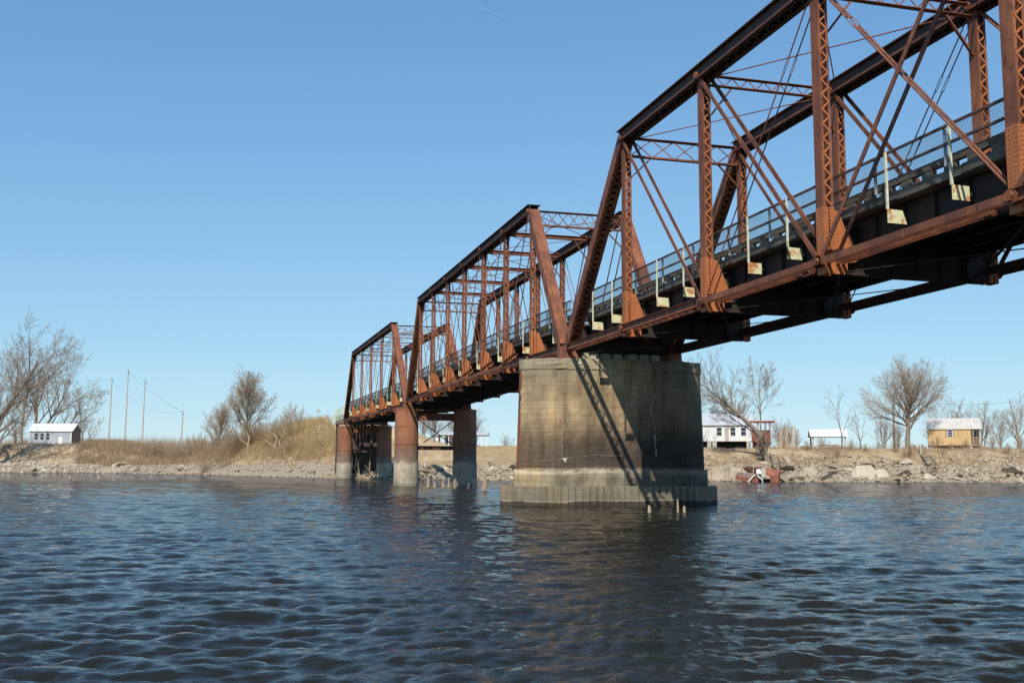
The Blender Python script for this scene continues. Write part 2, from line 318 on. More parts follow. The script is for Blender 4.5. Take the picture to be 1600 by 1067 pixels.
# water: concentric rings round the boat, waves in world coordinates
def waves(X, Y, sp):
    Z = np.zeros_like(X); DX = np.zeros_like(X); DY = np.zeros_like(X)
    rg = np.random.default_rng(5); base = -YAW+.15+math.pi
    for lam in np.geomspace(.12, 2.4, 96):
        th = base+rg.normal(0, .32 if lam > .8 else .6); kx, ky = math.cos(th)*2*math.pi/lam, math.sin(th)*2*math.pi/lam
        ph = rg.uniform(0, 6.28); amp = .0070*lam**.92*(1 if lam < .45 else (.45/lam)**.7)
        ph = ph+.7*np.sin(X*.21*rg.uniform(.5, 1.5)+Y*.17+rg.uniform(0, 6))  # break up long crests
        env = .55+.45*np.sin(X*.35*rg.uniform(.5, 1.6)/lam**.5+Y*.4*rg.uniform(-1.5, 1.5)/lam**.5+rg.uniform(0, 6))
        fade = np.clip((lam/np.maximum(sp, 1e-3)-2.0)/2.0, 0, 1)
        a = amp*fade*env*1.8; arg = kx*X+ky*Y+ph
        Z += a*np.sin(arg); DX += -a*math.cos(th)*np.cos(arg)*.7; DY += -a*math.sin(th)*np.cos(arg)*.7
    gst = .86+.26*np.sin(X*.11+Y*.045+.5)*np.cos(Y*.083-X*.03)+.16*np.sin(X*.31-Y*.19+2)*np.cos(X*.12+Y*.27)   # gusts: rougher and calmer patches
    return Z*gst, DX*gst, DY*gst
rr = [4.0]
while rr[-1] < 400: rr.append(rr[-1]*1.0046)
rr = np.array(rr+list(np.geomspace(420, 6000, 14)))
th0 = -YAW
aa = np.concatenate([np.arange(-38, 38, .125), np.arange(38, 322, 4.0)])
RR, AA = np.meshgrid(rr, np.radians(aa)+th0)
X = CX+RR*np.cos(AA); Y = CY+RR*np.sin(AA)
sp = RR*.0046
Z, DX, DY = waves(X, Y, sp)
fadeout = np.clip((180-RR)/120, 0, 1)
coarse = (np.degrees(AA-th0) > 38)
Z = np.where(coarse, 0, Z*fadeout); DX = np.where(coarse, 0, DX*fadeout); DY = np.where(coarse, 0, DY*fadeout)
V = np.stack([(X+DX).ravel(), (Y+DY).ravel(), Z.ravel()], 1)
na, nr = RR.shape
i, j = np.meshgrid(np.arange(nr-1), np.arange(na)); a0 = (j*nr+i).ravel(); b0 = (((j+1) % na)*nr+i).ravel()
F = np.stack([a0, a0+1, b0+1, b0], 1)
V = np.vstack([V, [[CX, CY, 0]]]); c0 = len(V)-1
me = npmesh('river', V, F, MT['water'])
at_ = me.attributes.new('chop', 'FLOAT', 'POINT'); at_.data.foreach_set('value', np.append(np.clip((RR-18)/70, 0, 1).ravel(), 0).astype(np.float32))
me.shade_smooth()
river = bpy.data.objects.new('river', me); COL.objects.link(river); tag(river, 'wind ruffled dark blue river water', None, None, 'structure')

# ------------------------------------------------------------------ stones of the banks
def rock_mesh(seed, flat=.6):
    rg = np.random.default_rng(seed)
    import bmesh
    bm = bmesh.new(); P = rg.normal(size=(11, 3)); P /= np.linalg.norm(P, axis=1)[:, None]; P *= rg.uniform(.75, 1.1, (11, 1)); P[:, 2] *= flat
    for p in P: bm.verts.new(p)
    bmesh.ops.convex_hull(bm, input=bm.verts)
    for v in [v for v in bm.verts if not v.link_faces]: bm.verts.remove(v)
    bmesh.ops.triangulate(bm, faces=bm.faces)
    me = bpy.data.meshes.new('stone'); bm.to_mesh(me); bm.free(); return me
rocks = [rock_mesh(i, .42+.1*(i % 4)) for i in range(8)]
rockVF = []
for me in rocks:
    v = np.array([x.co[:] for x in me.vertices]); f = np.array([p.vertices[:] for p in me.polygons]); rockVF.append((v, f)); me.materials.append(MT['stone'])
rocks_pale = []
for me in rocks:
    c = me.copy(); c.materials[0] = MT['stone_pale']; rocks_pale.append(c)
def rubble(name, P, S, mt, seed, label, squash=1.0):
    rg = np.random.default_rng(seed); Vs = []; Fs = []; o = 0
    for (x, y, z), s in zip(P, S):
        v, f = rockVF[rg.integers(0, 8)]
        a, b_, c_ = rg.uniform(0, 6.28), rg.normal(0, .35), rg.normal(0, .35)
        Rm = np.array(Matrix.Rotation(a, 3, 'Z') @ Matrix.Rotation(b_, 3, 'X') @ Matrix.Rotation(c_, 3, 'Y'))
        vv = (v*s*rg.uniform(.7, 1.3, 3))@Rm.T+(x, y, z); Vs.append(vv); Fs.append(f+o); o += len(v)
    me = npmesh(name, np.vstack(Vs), np.vstack(Fs), MT[mt]); ob = bpy.data.objects.new(name, me); COL.objects.link(ob)
    ob.parent = bank; ob['kind'] = 'stuff'; ob['label'] = label; return ob
def shore_pt(px0, px1, d0, d1, rg):
    """random point on the bank between two directions, d metres inland"""
    Yv = rg.uniform(px0, px1); g = np.interp(Yv, SH[::-1, 0], SH[::-1, 1]); k = np.argmin(abs(SH[:, 0]-Yv)); 
    i0 = np.searchsorted(-SH[:, 0], -Yv)-1; i0 = max(0, min(i0, len(SH)-2)); dy, dx = SH[i0+1]-SH[i0]
    L = math.hypot(dx, dy); nx, ny = -dy/L, dx/L
    d = rg.uniform(d0, d1); return g+nx*d, Yv+ny*d
def scatter(n, y0, y1, d0, d1, s0, s1, seed, p=2.0):
    rg = np.random.default_rng(seed); P = []; S = []
    for _ in range(n):
        x, y = shore_pt(y0, y1, d0, d1, rg); s = s0+(s1-s0)*rg.random()**p; P.append((x, y)); S.append(s)
    P = np.array(P); z = terrain(P[:, 0], P[:, 1]); return [(a, b_, c+s*.12) for (a, b_), c, s in zip(P, z, S)], S
P, S = scatter(5200, -115, 4, -.3, 6.8, .14, .5, 1); rubble('rubble', P, S, 'stone', 1, 'broken stone covering the lower bank under the cabins')
P, S = scatter(2600, 4, 62, -.3, 8, .14, .5, 2); rubble('rubble', P, S, 'stone', 2, 'flat grey stones along the left shore')
P, S = scatter(3200, 36, 110, -.3, 20, .18, .6, 3); rubble('rubble', P, S, 'stone_pale', 3, 'pale riprap below the grey shed')
P, S = scatter(1300, -115, -78, 2, 9, .2, .55, 4); rubble('rubble', P, S, 'stone_pale', 4, 'pale riprap at the right end of the bank')
rg = np.random.default_rng(9)
for k in range(280):
    y0, y1 = ((-78, -38), (-30, 0), (20, 90), (-100, -60))[k % 4]
    x, y = shore_pt(y0, y1, .1, 5.5 if k % 4 != 1 else 9, rg); z = tz(x, y)
    o = bpy.data.objects.new('stone', (rocks if k % 3 else rocks_pale)[k % 8]); COL.objects.link(o); o.parent = bank
    s = rg.uniform(.45, .95)+.5*(rg.random() > .85); o.location = (x, y, z+.1*s); o.scale = (s*rg.uniform(.8, 1.5), s*rg.uniform(.8, 1.3), s*rg.uniform(.5, .9))
    o.rotation_euler = (rg.normal(0, .35), rg.normal(0, .35), rg.uniform(0, 6.3))

# ------------------------------------------------------------------ the bridge
WC = 5.28; YC = -.17
def V3(x, y, z): return Vector((x, y, z))
def laced(p0, p1, depth, width, fl, pitch, lace_w=.05, faces=(-1, 1), cover=0, trim0=0, trim1=0, t=.016, double=False, rivets=False, yc=YC):
    """two channels back to back joined by lacing; returns body, lacing, rivets"""
    p0 = Vector(p0); p1 = Vector(p1); a = (p1-p0).normalized(); L = (p1-p0).length
    y = Vector((0, 1, 0)); n = a.cross(y).normalized(); c = Vector((0, yc, 0))
    body = MB(); lace = MB(); riv = MB()
    mid = (p0+p1)/2+c
    for s in (-1, 1):
        body.frame(mid+y*(s*(width/2-t/2)), a*(L/2), y*(t/2), n*(depth/2-t))
        for q in (-1, 1): body.frame(mid+y*(s*(width/2-fl/2))+n*(q*(depth/2-t/2)), a*(L/2), y*(fl/2), n*(t/2))
    if cover: body.frame(mid+n*(cover*(depth/2+.011)), a*(L/2), y*(width/2+.0), n*.01)
    hw = width/2-fl*.55
    for q in faces:
        if cover and q == cover: continue
        s_ = trim0; k = 0
        while s_+pitch < L-trim1:
            for sg in ((1, -1) if double else (1 if k % 2 else -1,)):
                A = p0+c+a*s_+y*(sg*hw)+n*(q*(depth/2+.007+(.009 if sg < 0 and double else 0))); B = A+a*pitch-y*(2*sg*hw)
                lace.beam(A, B, lace_w, .009, side=y if abs((B-A).normalized().dot(y)) < .3 else (B-A).cross(n))
            s_ += pitch; k += 1
    if rivets:
        for q in faces:
            s_ = .1
            while s_ < L-.1:
                for sg in (-1, 1):
                    P_ = p0+c+a*s_+y*(sg*(width/2-fl*.3))+n*(q*(depth/2)); N = n*q
                    u = a*.017; w_ = y*.017
                    riv.add([P_-u-w_, P_+u-w_, P_+u+w_, P_-u+w_, P_+N*.02], [(0, 1, 4), (1, 2, 4), (2, 3, 4), (3, 0, 4)])
                s_ += .11
    return body, lace, riv
def eyebar(p0, p1, yy, h=.13, t=.03):
    mb = MB(); p0 = Vector((p0[0], yy, p0[2])); p1 = Vector((p1[0], yy, p1[2])); mb.beam(p0, p1, t, h)
    for p in (p0, p1):
        poly = [p+Vector((math.cos(i*math.pi/5)*h*.95, -t*.6, math.sin(i*math.pi/5)*h*.95)) for i in range(10)]; mb.prism(poly, (0, t*1.2, 0))
    return mb
def lattice_strut(x, zt, depth, cells, cross=True, ang=.09, y0=-.33, y1=-5.29):
    ch = MB(); la = MB()
    for z, s in ((zt, -1), (zt-depth, 1)):
        ch.box(x-.1, x+.1, y1, y0, z-.008, z+.008); ch.box(x-.008, x+.008, y1, y0, z+s*.01, z+s*ang)
    n = cells; dy = (y1-y0)/n
    for k in range(n):
        ya, yb = y0+dy*k, y0+dy*(k+1)
        if cross:
            la.beam((x-.02, ya, zt-.03), (x-.02, yb, zt-depth+.03), .045, .012, side=(0, 0, 1)); la.beam((x+.02, ya, zt-depth+.03), (x+.02, yb, zt-.03), .045, .012, side=(0, 0, 1))
        else:
            q = (zt-.02, zt-depth+.02) if k % 2 else (zt-depth+.02, zt-.02); la.beam((x-.02, ya, q[0]), (x-.02, yb, q[1]), .04, .012, side=(0, 0, 1))
    return ch, la

def span(tagname, label, X, zb, H, n, st):
    xm = (X(0)+X(n))/2; lo = min(X(0), X(n)); hi = max(X(0), X(n))
    root = empty('truss_span', (xm, -2.8, 7.0), label, 'bridge span')
    zt = lambda k: zb(k)+H
    L = lambda k: V3(X(k), 0, zb(k)); U = lambda k: V3(X(k), 0, zt(k))
    sides = lambda o: again(o, 0, -WC, 0)
    det = st['detail']
    # end posts
    for kl, ku in ((0, 1), (n, n-1)):
        d = 1 if (U(ku)-L(kl)).x > 0 else -1
        a = (U(ku)-L(kl)).normalized(); nn = a.cross(Vector((0, 1, 0)))
        cov = 1 if nn.z > 0 else -1
        b_, l_, r_ = laced(L(kl)+a*.15, U(ku)-a*.1, .46, .56, .13, .30 if det else .33, .07, cover=cov, trim0=.7, trim1=.5, double=True, rivets=det)
        P = build('end_post', b_, st['endmat'], root); build('lacing', l_, 'rust', P)
        if det: build('rivets', r_, 'rust', P)
        sides(P)
    # top chord
    p0, p1 = U(1), U(n-1); ax = (p1-p0).normalized(); e = ax*.22
    mbs = MB(); cv = MB(); la = MB(); up_ = Vector((0, 0, 1)); yv = Vector((0, 1, 0))
    ctr = (p0+p1)/2+Vector((0, YC, .07)); hl = (p1-p0).length/2+.24
    nseg = 10
    for s in (-1, 1):
        mbs.frame(ctr+yv*(s*.22), ax*hl, yv*.01, up_*.225)
        mbs.frame(ctr+yv*(s*.262)-up_*.217, ax*hl, yv*.05, up_*.009)
        mbs.frame(ctr+yv*(s*.17)-up_*.217, ax*hl, yv*.038, up_*.009)
    cv.frame(ctr+up_*.236, ax*hl, yv*.36, up_*.010)
    for s in (-1, 1): cv.frame(ctr+up_*.215+yv*(s*.35), ax*hl, yv*.009, up_*.011)
    lp = MB()
    for s in (-1, 1): lp.frame(ctr+yv*(s*.236)-up_*.165, ax*hl, yv*.006, up_*.045); lp.frame(ctr+yv*(s*.262)-up_*.203, ax*hl, yv*.052, up_*.006)
    s_ = .2; k = 0
    while s_ < 2*hl-.4:
        A = ctr-ax*(hl-s_)-up_*.228+yv*(.17 if k % 2 else -.17); B = A+ax*.34+yv*(-.34 if k % 2 else .34); la.beam(A, B, .06, .01, side=ax.cross(up_)); s_ += .34; k += 1
    P = build('top_chord', mbs, 'rust_dark', root); build('cover_plate', cv, 'rust_dark', P); build('lip_angle', lp, 'rust', P); build('lacing', la, 'rust_dark', P); sides(P)
    # posts
    for k in range(1, n):
        hip = k in (1, n-1); dp, wd = st['post']; dp = dp*(.85 if hip else 1)
        b_, l_, r_ = laced(V3(X(k), 0, zb(k)+1.5), V3(X(k), 0, zt(k)-.17), dp, wd, .075, .21 if det else .27, .045, trim0=.05, trim1=.25)
        P = build('post', b_, 'rust', root); build('lacing', l_, 'rust_orange', P)  # same steel; lacing brighter, with its stronger sunlight put into the colour
        ft = MB(); x = X(k); z = zb(k)
        for s in (-1, 1): ft.box(x-dp/2, x+dp/2, YC+s*(wd/2+.001)-.009, YC+s*(wd/2+.001)+.009, z-.35, z+1.52)
        for s in (-1, 1):
            ft.box(x+s*(dp/2-.005)-.009, x+s*(dp/2-.005)+.009, YC-wd/2+.012, YC-.02, z-.34, z+1.5); ft.box(x+s*(dp/2-.005)-.009, x+s*(dp/2-.005)+.009, YC+.02, YC+wd/2-.012, z-.34, z+1.5)
        Fp = build('post_foot', ft, 'rust_orange', root)
        if det:
            rv = MB()
            for i in range(15):
                zz = z+.05+i*.1
                for xx in (x-.12, x-.04, x+.08):
                    Pp = V3(xx, YC+wd/2+.011, zz); rv.add([Pp+V3(-.015, 0, -.015), Pp+V3(.015, 0, -.015), Pp+V3(.015, 0, .015), Pp+V3(-.015, 0, .015), Pp+V3(0, .016, 0)], [(0, 1, 4), (1, 2, 4), (2, 3, 4), (3, 0, 4)])
                for yy in (YC-.1, YC+.1, YC-.04):
                    Pp = V3(x-dp/2-.006, yy, zz); rv.add([Pp+V3(0, -.018, -.018), Pp+V3(0, .018, -.018), Pp+V3(0, .018, .018), Pp+V3(0, -.018, .018), Pp+V3(-.02, 0, 0)], [(0, 1, 4), (1, 2, 4), (2, 3, 4), (3, 0, 4)])
            build('rivets', rv, 'rust', Fp)
        sides(P); sides(Fp)
        # floor beam and its gussets
        fb = MB(); zz0, zz1 = z-.33, z+1.0
        fb.box(x-.01, x+.01, -5.2, -.33, zz0, zz1)
        for zq in (zz0, zz1): fb.box(x-.15, x+.15, -5.2, -.45 if zq == zz1 else -.36, zq-.012, zq+.012)
        for yq in (-1.4, -2.2, -3.0, -3.8, -4.6): fb.box(x-.1, x+.1, yq-.01, yq+.01, zz0+.02, zz1-.02)
        build('floor_beam', fb, 'rust_deck_shaded', root)
        gp = MB(); fx = x-dp/2-.03
        gp.prism([(fx, -.33, zz0-.02), (fx, -.33, z+1.42), (fx, -.46, z+1.38), (fx, -.96, z+.16), (fx, -.96, z+.02), (fx, -.68, z-.04), (fx, -.68, zz0+.05), (fx, -.62, zz0-.02)], (.016, 0, 0))
        G = build('gusset_plate', gp, 'rust_orange', root)
        if det:
            rv = MB()
            for i in range(14):
                for Pp in (V3(fx-.002, -.38, zz0+.1+i*.11), V3(fx-.002, -.45-.033*i, z+1.24-i*.08)):
                    rv.add([Pp+V3(0, -.016, -.016), Pp+V3(0, .016, -.016), Pp+V3(0, .016, .016), Pp+V3(0, -.016, .016), Pp+V3(-.015, 0, 0)], [(0, 1, 4), (1, 2, 4), (2, 3, 4), (3, 0, 4)])
            build('rivets', rv, 'rust', G)
        g2 = MB(); g2.prism([(fx, -5.27, zz0-.02), (fx, -5.27, z+1.42), (fx, -5.1, z+1.38), (fx, -4.52, z+.12), (fx, -4.52, zz0+.16), (fx, -4.65, zz0-.02)], (.016, 0, 0)); build('gusset_plate', g2, 'rust_deck_shaded', root)  # far gusset: under-deck shade painted in by the darker rust
        # end flange under the chord
        # pins
        for (yy, zq) in ((-.02, z), (-.02, zt(k))):
            pn = MB(); pn.tube((x, -.62, zq), (x, .17, zq), .07, n=8); pn.tube((x, .10, zq), (x, .20, zq), .12, n=6)
            if zq > z+1: pn = MB(); pn.tube((x, -.45, zq), (x, .16, zq), .075, n=8); pn.tube((x, .09, zq), (x, .17, zq), .12, n=6)
            Pn = build('pin', pn, 'rust', root); sides(Pn)
    # diagonals
    for a_, b_2 in st['diag']:
        for yy in (.04, -.42): sides(build('diagonal_bar', eyebar(U(a_), L(b_2), yy, st['bar']), 'rust', root))
    for a_, b_2 in st['counter']:
        fat = det and (a_, b_2) == (3, 4)
        for yy in ((-.10, -.24) if fat else (-.06, -.30)):
            p, q = U(a_), L(b_2); p = V3(p.x, yy, p.z); q = V3(q.x, yy, q.z); mb = MB(); m0 = p.lerp(q, .2); m1 = p.lerp(q, .245)
            rd = .034 if fat else .022; mb.tube(p, m0, rd, n=5); mb.tube(m1, q, rd, n=5); o = build('counter_rod', mb, 'rust', root)
            tb = MB(); sd = (q-p).normalized().cross(Vector((0, 1, 0)))*.045
            tb.tube(m0-sd*.2, m0+sd, .014, n=4); tb.tube(m0-sd, m1-sd, .014, n=4); tb.tube(m0+sd, m1+sd, .014, n=4); tb.tube(m0+sd, m0-sd, .018, n=4); tb.tube(m1+sd, m1-sd, .018, n=4)
            build('turnbuckle', tb, 'rust', o); sides(o)
    # bottom chord
    for k in range(n):
        stiff = k in st['stiff']
        if stiff:
            c = MB(); lc = MB(); rv = MB(); A, B = L(k), L(k+1); ax2 = (B-A).normalized(); ml = (A+B)/2; hl2 = (B-A).length/2
            for yy in (.04, -.34):
                c.frame(ml+Vector((0, yy, 0)), ax2*hl2, yv*.012, up_*.145)
                s = 1 if yy > 0 else -1
                for q in (-1, 1):
                    c.frame(ml+Vector((0, yy+s*.019, q*.108)), ax2*hl2, yv*.007, up_*.038); c.frame(ml+Vector((0, yy+s*.055, q*.139)), ax2*hl2, yv*.04, up_*.008)
            s_ = .1; kk = 0
            while s_+.3 < 2*hl2:
                P0 = A+ax2*s_+Vector((0, -.0 if kk % 2 else -.30, -.152)); P1 = P0+ax2*.3+Vector((0, -.30 if kk % 2 else .30, 0)); lc.beam(P0, P1, .05, .01, side=ax2.cross(up_)); s_ += .3; kk += 1
            o = build('bottom_chord', c, 'rust', root); build('lacing', lc, 'rust', o)
            if det:
                s_ = .08
                while s_ < 2*hl2-.08:
                    for q in (-1, 1):
                        for qq in (.095, .125):
                            Pp = A+ax2*s_+Vector((0, .066, q*qq)); rv.add([Pp-ax2*.015-up_*.012, Pp+ax2*.015-up_*.012, Pp+ax2*.015+up_*.012, Pp-ax2*.015+up_*.012, Pp+yv*.02], [(0, 1, 4), (1, 2, 4), (2, 3, 4), (3, 0, 4)])
                    s_ += .13
                build('rivets', rv, 'rust_orange', o)
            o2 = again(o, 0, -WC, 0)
            for q_ in [o2]+list(o2.children): q_.data = q_.data.copy(); q_.data.materials[0] = MT['rust_dark']  # far chord is a shaded copy: shade put into a darker rust
        else:
            for yy in (.10, -.05, -.34, -.50): build('chord_bar', eyebar(L(k), L(k+1), yy, .19, .035), 'rust', root); build('chord_bar', eyebar(L(k), L(k+1), yy-WC, .19, .035), 'rust_dark', root)  # far bars darker than near ones, shade painted into the colour
    # portals, struts, braces
    for k in range(1, n):
        x = X(k); z = zt(k)
        if k in (1, n-1):
            ch, la = lattice_strut(x, z+.05, .82, 5 if st['portal_cells'] == 5 else 8); P = build('portal_strut', ch, 'rust', root); build('lacing', la, 'rust', P); dz = .82
        elif st['strut'] == 'lattice':
            ch, la = lattice_strut(x, z+.05, .36, 16, cross=False, ang=.06); P = build('top_strut', ch, 'rust', root); build('lacing', la, 'rust', P); dz = .36
        else:
            mb = MB(); mb.box(x-.10, x+.10, -5.3, -.33, z-.02, z); mb.box(x-.10, x+.10, -5.3, -.33, z-.24, z-.22); mb.box(x-.008, x+.008, -5.3, -.33, z-.219, z-.021); build('top_strut', mb, 'rust', root); dz = .24
        for (ya, yb) in ((-.33, -1.25), (-5.29, -4.37)):
            mb = MB(); mb.beam((x, ya, z-1.5-.2*(dz > .5)), (x, yb, z+.03-dz), .09, .05, side=(1, 0, 0)); build('knee_brace', mb, 'rust', root)
        if k < n-1:
            for (ya, yb) in ((-.17, -5.45), (-5.45, -.17)):
                mb = MB(); mb.tube((x, ya, z-.06-(.05 if ya > -1 else 0)), (X(k+1), yb, zt(k+1)-.06-(.05 if ya > -1 else 0)), .022, n=5); build('lateral_rod', mb, 'rust', root)
    for k in range(n):
        for (ya, yb) in ((-.6, -5.0), (-5.0, -.6)):
            mb = MB(); q = -.26 if ya > -1 else -.20
            mb.beam((X(k), ya, zb(k)+q), (X(k+1), yb, zb(k+1)+q), .08, .02, side=(0, 1, 0)); build('lower_brace', mb, 'rust_deck_shaded', root)
    # stringers and deck follow the bottom chord camber
    def zx(x): return float(np.interp(x, *(zip(*sorted((X(k), zb(k)) for k in range(n+1))))))
    for yq in (-1.15, -2.0, -2.85, -3.75, -4.72):
        mb = MB(); xsn = sorted(X(k) for k in range(n+1))
        for xa, xb in zip(xsn[:-1], xsn[1:]):
            za, zb_ = zx(xa), zx(xb); A = V3(xa, yq, za+.78); B = V3(xb, yq, zb_+.78)
            mb.beam(A, B, .016, .78)
            for q in (-.40, .40): mb.beam(A, B, .2, .022, off=(0, 0, q))
        o = build('stringer', mb, 'rust_deck_shaded', root)
        if yq == -1.15:
            x = lo+.2; s0 = None
            while x < hi:
                if s0 is None: sf = MB(); sf.box(x-.012, x+.012, -1.14, -1.05, zx(x)+.40, zx(x)+1.16); s0 = build('stiffener', sf, 'rust_deck_shaded', o); xs0, zs0 = x, zx(x)
                else: c_ = s0.copy(); COL.objects.link(c_); c_.location = (x-xs0, 0, zx(x)-zs0)
                x += 1.21
    pw = .4; npk = int((hi-lo)/pw); pl = None
    for i in range(npk):
        x = lo+pw*(i+.5); z = zx(x)+1.20
        if pl is None:
            mb = MB(); mb.box(x-pw/2+.008, x+pw/2-.008, -5.03, -.76, z, z+.10); pl = build('deck_plank', mb, 'timber', root); z0 = z; x0_ = x
        else: again(pl, x-x0_, 0, z-z0)
    # fascia timber, scupper blocks and curb
    nf = int(round((hi-lo)/2.42)); lf = (hi-lo)/nf
    for side in (0, 1):
        yo = -.72 if side == 0 else -5.02
        for i in range(nf):
            xa, xb = lo+i*lf+.01, lo+(i+1)*lf-.01; dz = rnd.uniform(-.02, .02); za, zb_ = zx(xa)+dz, zx(xb)+dz+rnd.uniform(-.02, .02); mb = MB()
            mb.beam((xa, yo-.03, za+1.33), (xb, yo-.03, zb_+1.33), .07, .22); build('fascia_timber', mb, 'timber', root)
            for q in (.18, .52, .85):
                xx = xa+(xb-xa)*q; mb = MB(); sgy = -1 if side == 0 else 1; ys_ = sorted((yo+sgy*.02, yo+sgy*.15)); mb.box(xx-.2, xx+.2, ys_[0], ys_[1], zx(xx)+1.42+dz, zx(xx)+1.60+dz)
                if side == 0 or i % 2: build('scupper_block', mb, 'timber', root)
        sgc = -1 if side == 0 else 1; nc = max(1, int(round((hi-lo)/4.84))); lc_ = (hi-lo)/nc
        for i in range(nc):
            xa, xb = lo+i*lc_+.02, lo+(i+1)*lc_-.02; dz = rnd.uniform(-.015, .02); mb = MB(); mb.beam((xa, yo+sgc*.09, zx(xa)+1.69+dz), (xb, yo+sgc*.09, zx(xb)+1.69+dz), .15, .18); build('curb_timber', mb, 'timber', root)
    # railing
    for side in (0, 1):
        yr = -.47 if side == 0 else -5.2; sg = -1 if side == 0 else 1
        for zq in (2.38, 1.95):
            for i in range(nc):
                xa, xb = lo+i*lc_+.005, lo+(i+1)*lc_-.005; mb = MB(); mb.beam((xa, yr, zx(xa)+zq), (xb, yr, zx(xb)+zq), .07, .055); build('rail', mb, 'rail', root)
        for k in range(n):
            m3 = 3 if st['third'] else 2
            for j in range(1, m3):
                x = X(k)+(X(k+1)-X(k))*j/m3; z = zx(x); mb = MB(); jt = rnd.uniform(-.03, .03)
                mb.beam((x+jt, yr+.045, z+.92), (x, yr+.045, z+2.40), .05, .05); mb.beam((x+jt+.03, yr+.055, z+.92), (x+.03, yr+.055, z+2.39), .03, .012)
                o = build('rail_post', mb, st['railpost'], root)
                pmb = MB(); wv = rnd.uniform(.34, .42)
                q = -1 if side == 0 else 1
                pmb.prism([(x-.06, yr+.09*(-q), z+.92), (x-.06, yr+q*wv, z+.90), (x-.06, yr+q*(wv+rnd.choice((.0, .03, .12))), z+.55), (x-.06, yr+.09*(-q), z+.56)], (.012, 0, 0)); build('bracket_plate', pmb, 'plate', o)
                am = MB(); am.beam((x, yr, z+.72), (x, -1.05 if side == 0 else -4.85, z+.72), .07, .07, side=(1, 0, 0)); build('bracket_arm', am, 'rust_deck_shaded', o)
        x = lo+.9
        while x < hi-.3:
            mb = MB(); z = zx(x); q_ = -1 if side == 0 else 1; ya_, yb_ = sorted((yr+q_*.04, yr+q_*.10)); mb.box(x-.028, x+.028, ya_, yb_, z+1.5, z+2.36); ya_, yb_ = sorted((yr+q_*.04, yr+q_*.38)); mb.box(x-.026, x+.026, ya_, yb_, z+1.45, z+1.499); build('rail_post', mb, 'galv', root); x += 2.72
        # chain link between curb and top rail
        for i in range(nc):
            xa, xb = lo+i*lc_+.02, lo+(i+1)*lc_-.02; mb = MB(); pt = st['mesh']; z0m, z1m = 1.62, 2.38; hgt = z1m-z0m; x = xa-hgt
            while x < xb:
                for d in (1, -1):
                    u0, u1 = x, x+hgt; c0_, c1_ = max(u0, xa), min(u1, xb)
                    if c1_-c0_ > .02:
                        f0, f1 = (c0_-u0)/hgt, (c1_-u0)/hgt
                        if d < 0: f0, f1 = 1-f0, 1-f1
                        mb.tube((c0_, yr-.01*d+.03*sg, zx(c0_)+z0m+hgt*f0), (c1_, yr-.01*d+.03*sg, zx(c1_)+z0m+hgt*f1), st['wire'], n=3, caps=False)
                x += pt
            build('chain_link', mb, 'wire', root)
    # bearings
    for k in (0, n):
        x = X(k); z = zb(k); dx = 0
        mb = MB(); mb.prism([(x-.25, YC-.34, z-.52), (x+.25, YC-.34, z-.52), (x+.14, YC-.34, z+.12), (x-.14, YC-.34, z+.12)], (0, .68, 0)); mb.box(x-.32, x+.32, YC-.42, YC+.42, z-.58, z-.52)
        sides(build('bearing_shoe', mb, 'rust', root))
        fb = MB(); fb.box(x-.01, x+.01, -5.2, -.4, z-.2, z+1.0); fb.box(x-.14, x+.14, -5.2, -.4, z-.22, z-.2); build('floor_beam', fb, 'rust_deck_shaded', root)
    return root

stA = dict(detail=True, endmat='rust', post=(.38, .31), diag=[(1, 2), (2, 3), (4, 3), (5, 4)], bar=.15, counter=[(3, 2), (3, 4)], stiff=(0, 1, 4, 5), portal_cells=5, strut='lattice', third=True, railpost='cream', mesh=.09, wire=.0042)
spanA = span('A', 'nearest rust brown steel truss span, running overhead out of the right of the picture', lambda k: -7.25*k, lambda k: 7.4, 7.96, 6, stA)
stB = dict(stA, detail=False, endmat='rust', post=(.32, .27), diag=[(1, 2), (2, 3), (3, 4), (5, 4), (6, 5), (7, 6)], bar=.11, counter=[(4, 3), (4, 5), (3, 2), (5, 6)], stiff=(0, 1, 6, 7), portal_cells=8, strut='solid', third=False, mesh=.11, wire=.0045)
spanB = span('B', 'middle truss span with eight panels between the concrete pier and the round piers', lambda k: .79+5.456*k, lambda k: 7.4+.153*k*(8-k)/16, 8.0, 8, stB)
stC = dict(stA, detail=False, endmat='rust', post=(.30, .26), bar=.10, portal_cells=8, third=True, railpost='green', mesh=.14, wire=.005, diag=[(1, 2), (2, 3), (4, 3), (5, 4)])
spanC = span('C', 'farthest truss span with green rail posts, ending at the grassy left bank', lambda k: 45.23+7.95*k, lambda k: 7.12+.09*k, 8.05, 6, stC)

